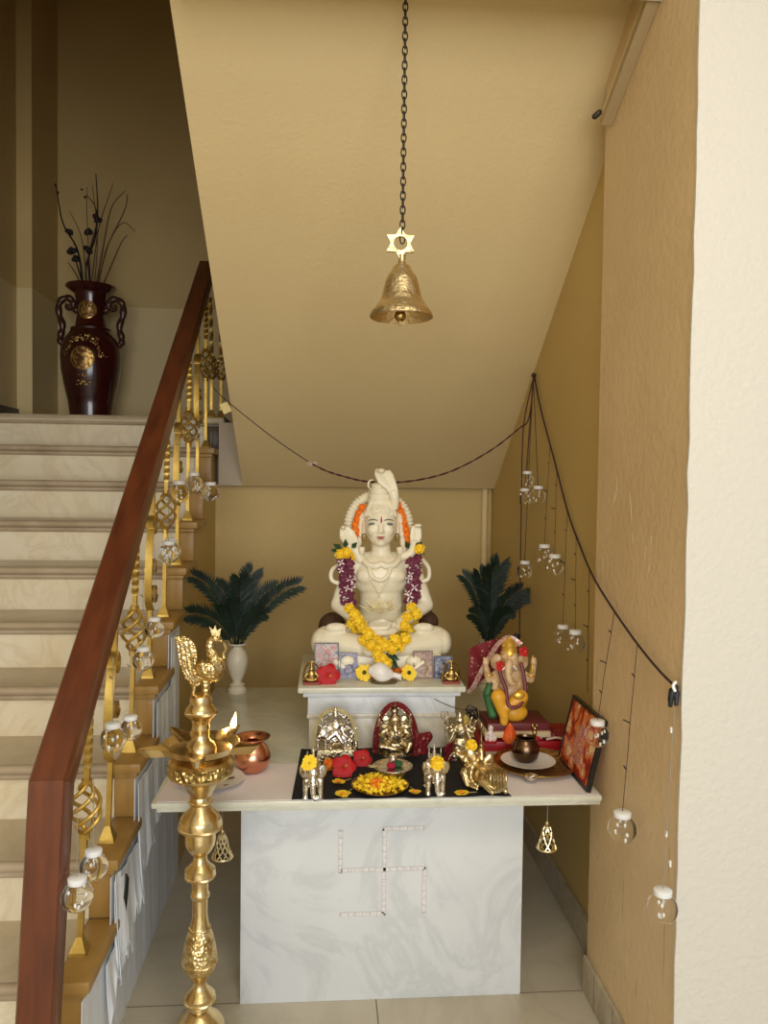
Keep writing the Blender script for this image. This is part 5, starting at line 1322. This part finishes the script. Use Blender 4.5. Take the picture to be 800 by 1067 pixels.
tw = thing('twig_arrangement', 'dry dark twigs with black buds standing in maroon floor vase', 'dried plant', vz+V((0, 0, (vb-300)*q)))
def TP(x, y, d=0): return V(((x-95)*q, d, (300-y)*q))
DK = mat('dark_twig', (.014, .008, .006), .7); BR_ = mat('brown_twig', (.10, .055, .025), .8)
for pts, mt, rr_, buds in (
    ([(88, 306), (82, 262), (68, 236), (63, 215), (60, 195)], DK, .9, [(73, 242, 4.2), (62, 204, 1.6), (60, 196, 1.4)]),
    ([(92, 306), (88, 275), (96, 240), (94, 212), (83, 196)], DK, .8, [(89, 238, 4.8), (85, 203, 1.5), (82, 195, 1.3)]),
    ([(96, 306), (94, 270), (104, 232), (104, 190)], DK, .9, [(104, 232, 4.6), (95, 263, 4.6)]),
    ([(90, 306), (84, 280), (80, 264)], DK, .8, [(80, 265, 4.6), (83, 272, 4)]),
    ([(100, 306), (112, 262), (132, 225), (137, 212)], BR_, .7, []), ([(98, 306), (106, 255), (113, 215), (126, 196)], BR_, .7, []), ([(98, 306), (110, 250), (122, 226), (132, 232)], BR_, .6, []),
    ([(94, 306), (100, 240), (108, 205), (112, 186)], BR_, .5, []), ([(90, 306), (78, 282), (69, 270)], BR_, .7, []), ([(92, 306), (86, 250), (74, 222)], BR_, .5, []), ([(97, 306), (103, 250), (100, 200)], BR_, .5, []), ([(102, 306), (122, 252), (128, 240)], BR_, .6, []), ([(95, 306), (92, 230), (93, 200)], BR_, .45, [])):
    d0 = random.uniform(-.06, .06)
    pp3 = smoothpath([TP(x, y, d0*i) for i, (x, y) in enumerate(pts)], 6); n = len(pp3)
    o = B().tube(pp3, [lerp(rr_, rr_*.35, i/n)*q*1.35 for i in range(n)], 6).build('twig', mt, tw)
    if buds:
        b = B()
        for x, y, R_ in buds:
            c = TP(x, y, d0*2)
            for m in range(5): b.ell(c+V((random.uniform(-.5, .5), random.uniform(-.5, .5), random.uniform(-.5, .5)))*R_*q, R_*q*.62, sub=1)
        b.build('bud', DK, o)
b = B(); b.ell(TP(90, 300), 5*q, sub=2); b.ell(TP(103, 300), 5*q, sub=2); b.build('bud', DK, tw)

# ================================================================== STRING LIGHTS
def bulb(parent, cpos, R, off, wires=True, rot=None):
    """clear round bulb with a white cap and tiny lights inside; cpos = centre, in world space."""
    c = cpos-off
    prof = [(R*math.sin(a), -R*math.cos(a)) for a in [i*PI/16 for i in range(1, 14)]]
    prof = [(R*.02, -R)]+prof+[(R*.52, R*.90), (R*.52, R*1.02)]
    o = B().lathe(prof, (0, 0, 0), 28, close=True).build('bulb', GLASS, parent, loc=c)
    B().lathe([(R*.58, R*.88), (R*.60, R*.92), (R*.60, R*1.22), (R*.52, R*1.28), (R*.1, R*1.30)], (0, 0, 0), 24).build('cap', CAPW, o)
    b = B(); rb = random.Random(int(cpos.x*1000+cpos.z*777))
    pts = [V((rb.uniform(-.5, .5)*R, rb.uniform(-.5, .5)*R, lerp(.85, -.62, i/7)*R)) for i in range(8)]
    b.tube(smoothpath(pts, 4), R*.022, 5); b.build('inner_wire', WIREC, o)
    b = B()
    for p in pts[1:]: b.ell(p, (R*.10, R*.10, R*.16), sub=1)
    b.build('fairy_lights', LEDW, o)
    return o
# rope along the recessed and near walls
xa = XF-.012; xb = XN-.014
rope = [atx(556.5, 391, xa), atx(563, 425, xa), atx(577, 478, xa), atx(592, 535, xa), atx(607, 576, xa)]
ropeb = [atx(619, 603, xb), atx(640, 637, xb), atx(664, 671, xb), atx(686, 698, xb), atx(704, 716, xb)]
wo_ = rope[0]
ws = thing('string_lights', 'dark wire of string lights with clear globes sloping down beside recessed wall', 'string lights', wo_)
B().tube(smoothpath(rope+ropeb, 8), .0032, 8).build('main_wire', WIRE, ws, wo_)
B().ell(wo_+V((-.002, 0, 0)), (.010, .012, .010)).build('hook', IRON, ws, wo_)
def drop(p0, p1, twigs=3, r_=.0011, mt=WIRE):
    b = B(); n = 8; rb = random.Random(int(p0.z*999+p1.y*77))
    pts = [lerp(p0, p1, i/n)+V((0, rb.uniform(-.003, .003), 0)) for i in range(n+1)]; pts[0] = p0; pts[-1] = p1
    b.tube(pts, r_, 6)
    for k in range(twigs):
        p = lerp(p0, p1, (k+.7)/(twigs+.6)); b.tube([p, p+V((-.012 if k % 2 else .0, .016, .004))], .0018, 5)
    return b
# bundled drops from the hook
for x0, y0, x1, y1, dx in ((556, 392, 549, 492, -.03), (556, 392, 546.5, 510, -.045), (557, 393, 560.5, 507, -.02), (555, 392, 546.5, 585, -.05)):
    p1 = atx(x1, y1, xa+dx); pts = [V((xa-.004, wo_.y, wo_.z)), lerp(wo_, p1, .35)+V((0, .01, .0)), p1]
    B().tube(smoothpath(pts, 6), .0014, 6).build('drop_wire', WIRE, ws, wo_)
b = B(); p1 = atx(541, 660, xa-.06); b.tube(smoothpath([wo_, atx(547, 432, xa-.03), atx(544, 470, xa-.05), atx(542.5, 560, xa-.06), p1], 8), .0026, 6)
p2 = atx(538, 705, xa-.07); b.tube(smoothpath([p1, p2, V((p2.x, p2.y, TZ+.03))], 6), .0026, 6); b.build('lead_wire', WIRE, ws, wo_)
b = B(); b.box(atx(537, 668, xa-.07)-V((.012, .012, .04)), atx(537, 668, xa-.07)+V((.012, .012, .03)), rot=(0, .25, 0), bev=.004); b.build('adapter', PAINTB, ws, wo_)
for x, y, rpx, dx in ((549, 501, 8, -.03), (546.5, 519, 8, -.045), (560.5, 517, 8.5, -.02), (546.5, 595, 8.5, -.05)):
    c = atx(x, y, xa+dx); bulb(ws, c, rpx*c.y/F, wo_)
def ropept(y, X): return
for x0, y0, x1, y1, rpx, X, mt in ((573, 463, 567, 579, 9.5, xa-.028, WIRE), (580, 489, 577.5, 590, 10, xa-.03, WIRE), (591, 530, 586, 663, 9.5, xa-.034, WIRE), (600, 560, 599, 670, 11, xa-.036, WIRE),
                                   (640, 637, 622, 766, 13, xb-.030, WIREC), (664, 671, 648, 864, 15.5, xb-.036, WIREC)):
    p0 = atx(x0, y0, X+.026); c = atx(x1, y1, X); R_ = rpx*c.y/F
    drop(p0, c+V((0, 0, R_*1.28)), 3, .0009, mt).build('drop_wire', mt if mt is WIRE else WIRE, ws, wo_)
    bulb(ws, c, R_, wo_)
drop(atx(614, 592, xa-.01), atx(612, 722, xa-.012), 3).build('drop_wire', WIRE, ws, wo_)
# end of the run: black connector and last bulb
pe = ropept(0, 0) or atx(704, 716, xb)
b = B(); b.cap(pe+V((0, 0, .0)), pe+V((-.004, -.004, -.018)), .006); b.cap(pe+V((-.008, 0, -.012)), pe+V((-.012, 0, -.04)), .0065, .005); b.cap(pe+V((0, -.006, -.012)), pe+V((-.003, -.010, -.035)), .006, .0045); b.cap(pe+V((-.004, .012, -.010)), pe+V((-.006, .016, -.034)), .006, .0045)
b.build('connector', mat('black_rubber', (.012, .014, .018), .45), ws, wo_)
B().tube(smoothpath([pe+V((0, 0, .012)), pe+V((-.008, -.004, .004)), pe+V((-.004, -.006, -.008))], 5), .0035, 8).build('cable_tie', CAPW, ws, wo_)
ce = atx(690, 946, xb-.032); Re = 16.5*ce.y/F
b = drop(pe, ce+V((0, 0, Re*1.28)), 0, .0009); b.build('drop_wire', WIREC, ws, wo_)
b = B()
for x, y in ((699, 759), (694, 867), (698, 898)):
    p = atx(x, y, xb-.02); b.cap(p, p+V((-.004, -.010, -.005)), .0032, .0022)
b.build('bare_lights', CAPW, ws, wo_)
bulb(ws, ce, Re, wo_)
# rope across the alcove mouth
ca = at(222, 404, 3.75); cb = at(551, 435, 3.05)
pts = [ca, at(232, 414, 3.34), at(255, 433, 3.15), at(290, 460, 3.03), at(330, 486, 2.94), at(360, 497, 2.91), at(390, 502.5, 2.90), at(430, 501, 2.93), at(470, 491, 2.97), at(510, 470, 3.0), at(540, 447, 3.03), cb, wo_]
t = thing('swag_wire', 'twisted dark wire sagging across alcove behind statue head', 'wire', ca)
sp_ = smoothpath(pts, 8); b = B(); c = B(); n = len(sp_)
for i, p in enumerate(sp_): pass
b.tube(sp_[:32], .0018, 6); b.build('thin_wire', WIRE, t, ca)
b = B(); m = sp_[31:]
b.tube([p+V((0, .0022*math.sin(i*1.3), .0022*math.cos(i*1.3))) for i, p in enumerate(m)], .0022, 6); b.tube([p-V((0, .0022*math.sin(i*1.3), .0022*math.cos(i*1.3))) for i, p in enumerate(m)], .0022, 6)
b.build('twisted_wire', mat('maroon_wire', (.055, .012, .016), .6), t, ca)
b = B(); k = sp_[31]
b.tube(smoothpath([k+V((random.uniform(-.02, .02), 0, random.uniform(-.008, .008))) for _ in range(9)], 4), .0022, 6); b.build('knot', mat('pale_knot', (.5, .36, .3), .7), t, ca)
pt = at(235, 425, 3.30)
t = thing('paper_tag', 'small cream paper tag hanging on the wire beside railing', 'tag', pt); t.rotation_euler = (0, -.45, 0)
B().box((-.018, -.001, -.022), (.018, .001, .022), bev=.0006).build('tag', mat('tag_paper', (.72, .58, .25), .7), t)

# globes hanging on the railing
lo = V((-.56, 1.7, 1.0))
ls_ = thing('railing_string_lights', 'string of clear globe lights hung along the staircase railing', 'string lights', lo)
GB = ((200, 450, 9, 3.55), (202, 504, 9, 3.25), (186.5, 514, 10, 3.05), (219.5, 514, 9, 3.35), (175.5, 577, 10.5, 2.75), (178, 574, 10, 2.80), (161, 656, 10, 2.42), (149, 688, 11, 2.28), (136, 760, 11.5, 2.02), (117.5, 770, 13.5, 1.98), (97.5, 903, 14.5, 1.70), (80.5, 934, 16, 1.63))
mainp = [railp(Y)+V((.02, 0, -.05)) for Y in (1.66, 1.9, 2.2, 2.5, 2.8, 3.1, 3.4, 3.7)]
B().tube(smoothpath([p+V((0, 0, -.02*(i % 2))) for i, p in enumerate(mainp)], 6), .0012, 6).build('main_wire', WIREC, ls_, lo)
for x, y, rpx, Y in GB:
    c = at(x, y, Y); R_ = rpx*Y/F; tp = railp(max(Y, 1.66)); top = V((c.x, c.y, min(tp.z-.05, c.z+.26)))
    drop(c+V((0, 0, R_*1.28)), top, 2, .0008).build('drop_wire', WIREC, ls_, lo); bulb(ls_, c, R_, lo)
for o in (protoY, protoO): bpy.data.objects.remove(o)
# ================================================================== LIGHT
w = bpy.data.worlds.new('daylight'); S.world = w; w.use_nodes = True
bg = w.node_tree.nodes['Background']; bg.inputs[0].default_value = (.92, .96, 1.0, 1); bg.inputs[1].default_value = .42
def area(name, loc, rot, size, energy, col):
    l = bpy.data.lights.new(name, 'AREA'); l.shape = 'RECTANGLE'; l.size, l.size_y = size; l.energy = energy; l.color = col
    o = bpy.data.objects.new(name, l); COL.objects.link(o); o.location = loc; o.rotation_euler = [math.radians(a) for a in rot]
    return o
area('entrance_daylight', (.1, -2.6, 1.75), (86, 0, 0), (2.8, 2.1), 120, (.96, .98, 1.0))
area('lobby_warm_fill', (.3, .2, 2.85), (12, 0, 0), (.6, .6), 14, (1, .86, .62))  # unseen warm fill light added overhead
S.view_settings.view_transform = 'Standard'; S.view_settings.look = 'None'
S.view_settings.gamma = 1; S.view_settings.exposure = .08; S.view_settings.use_curve_mapping = False
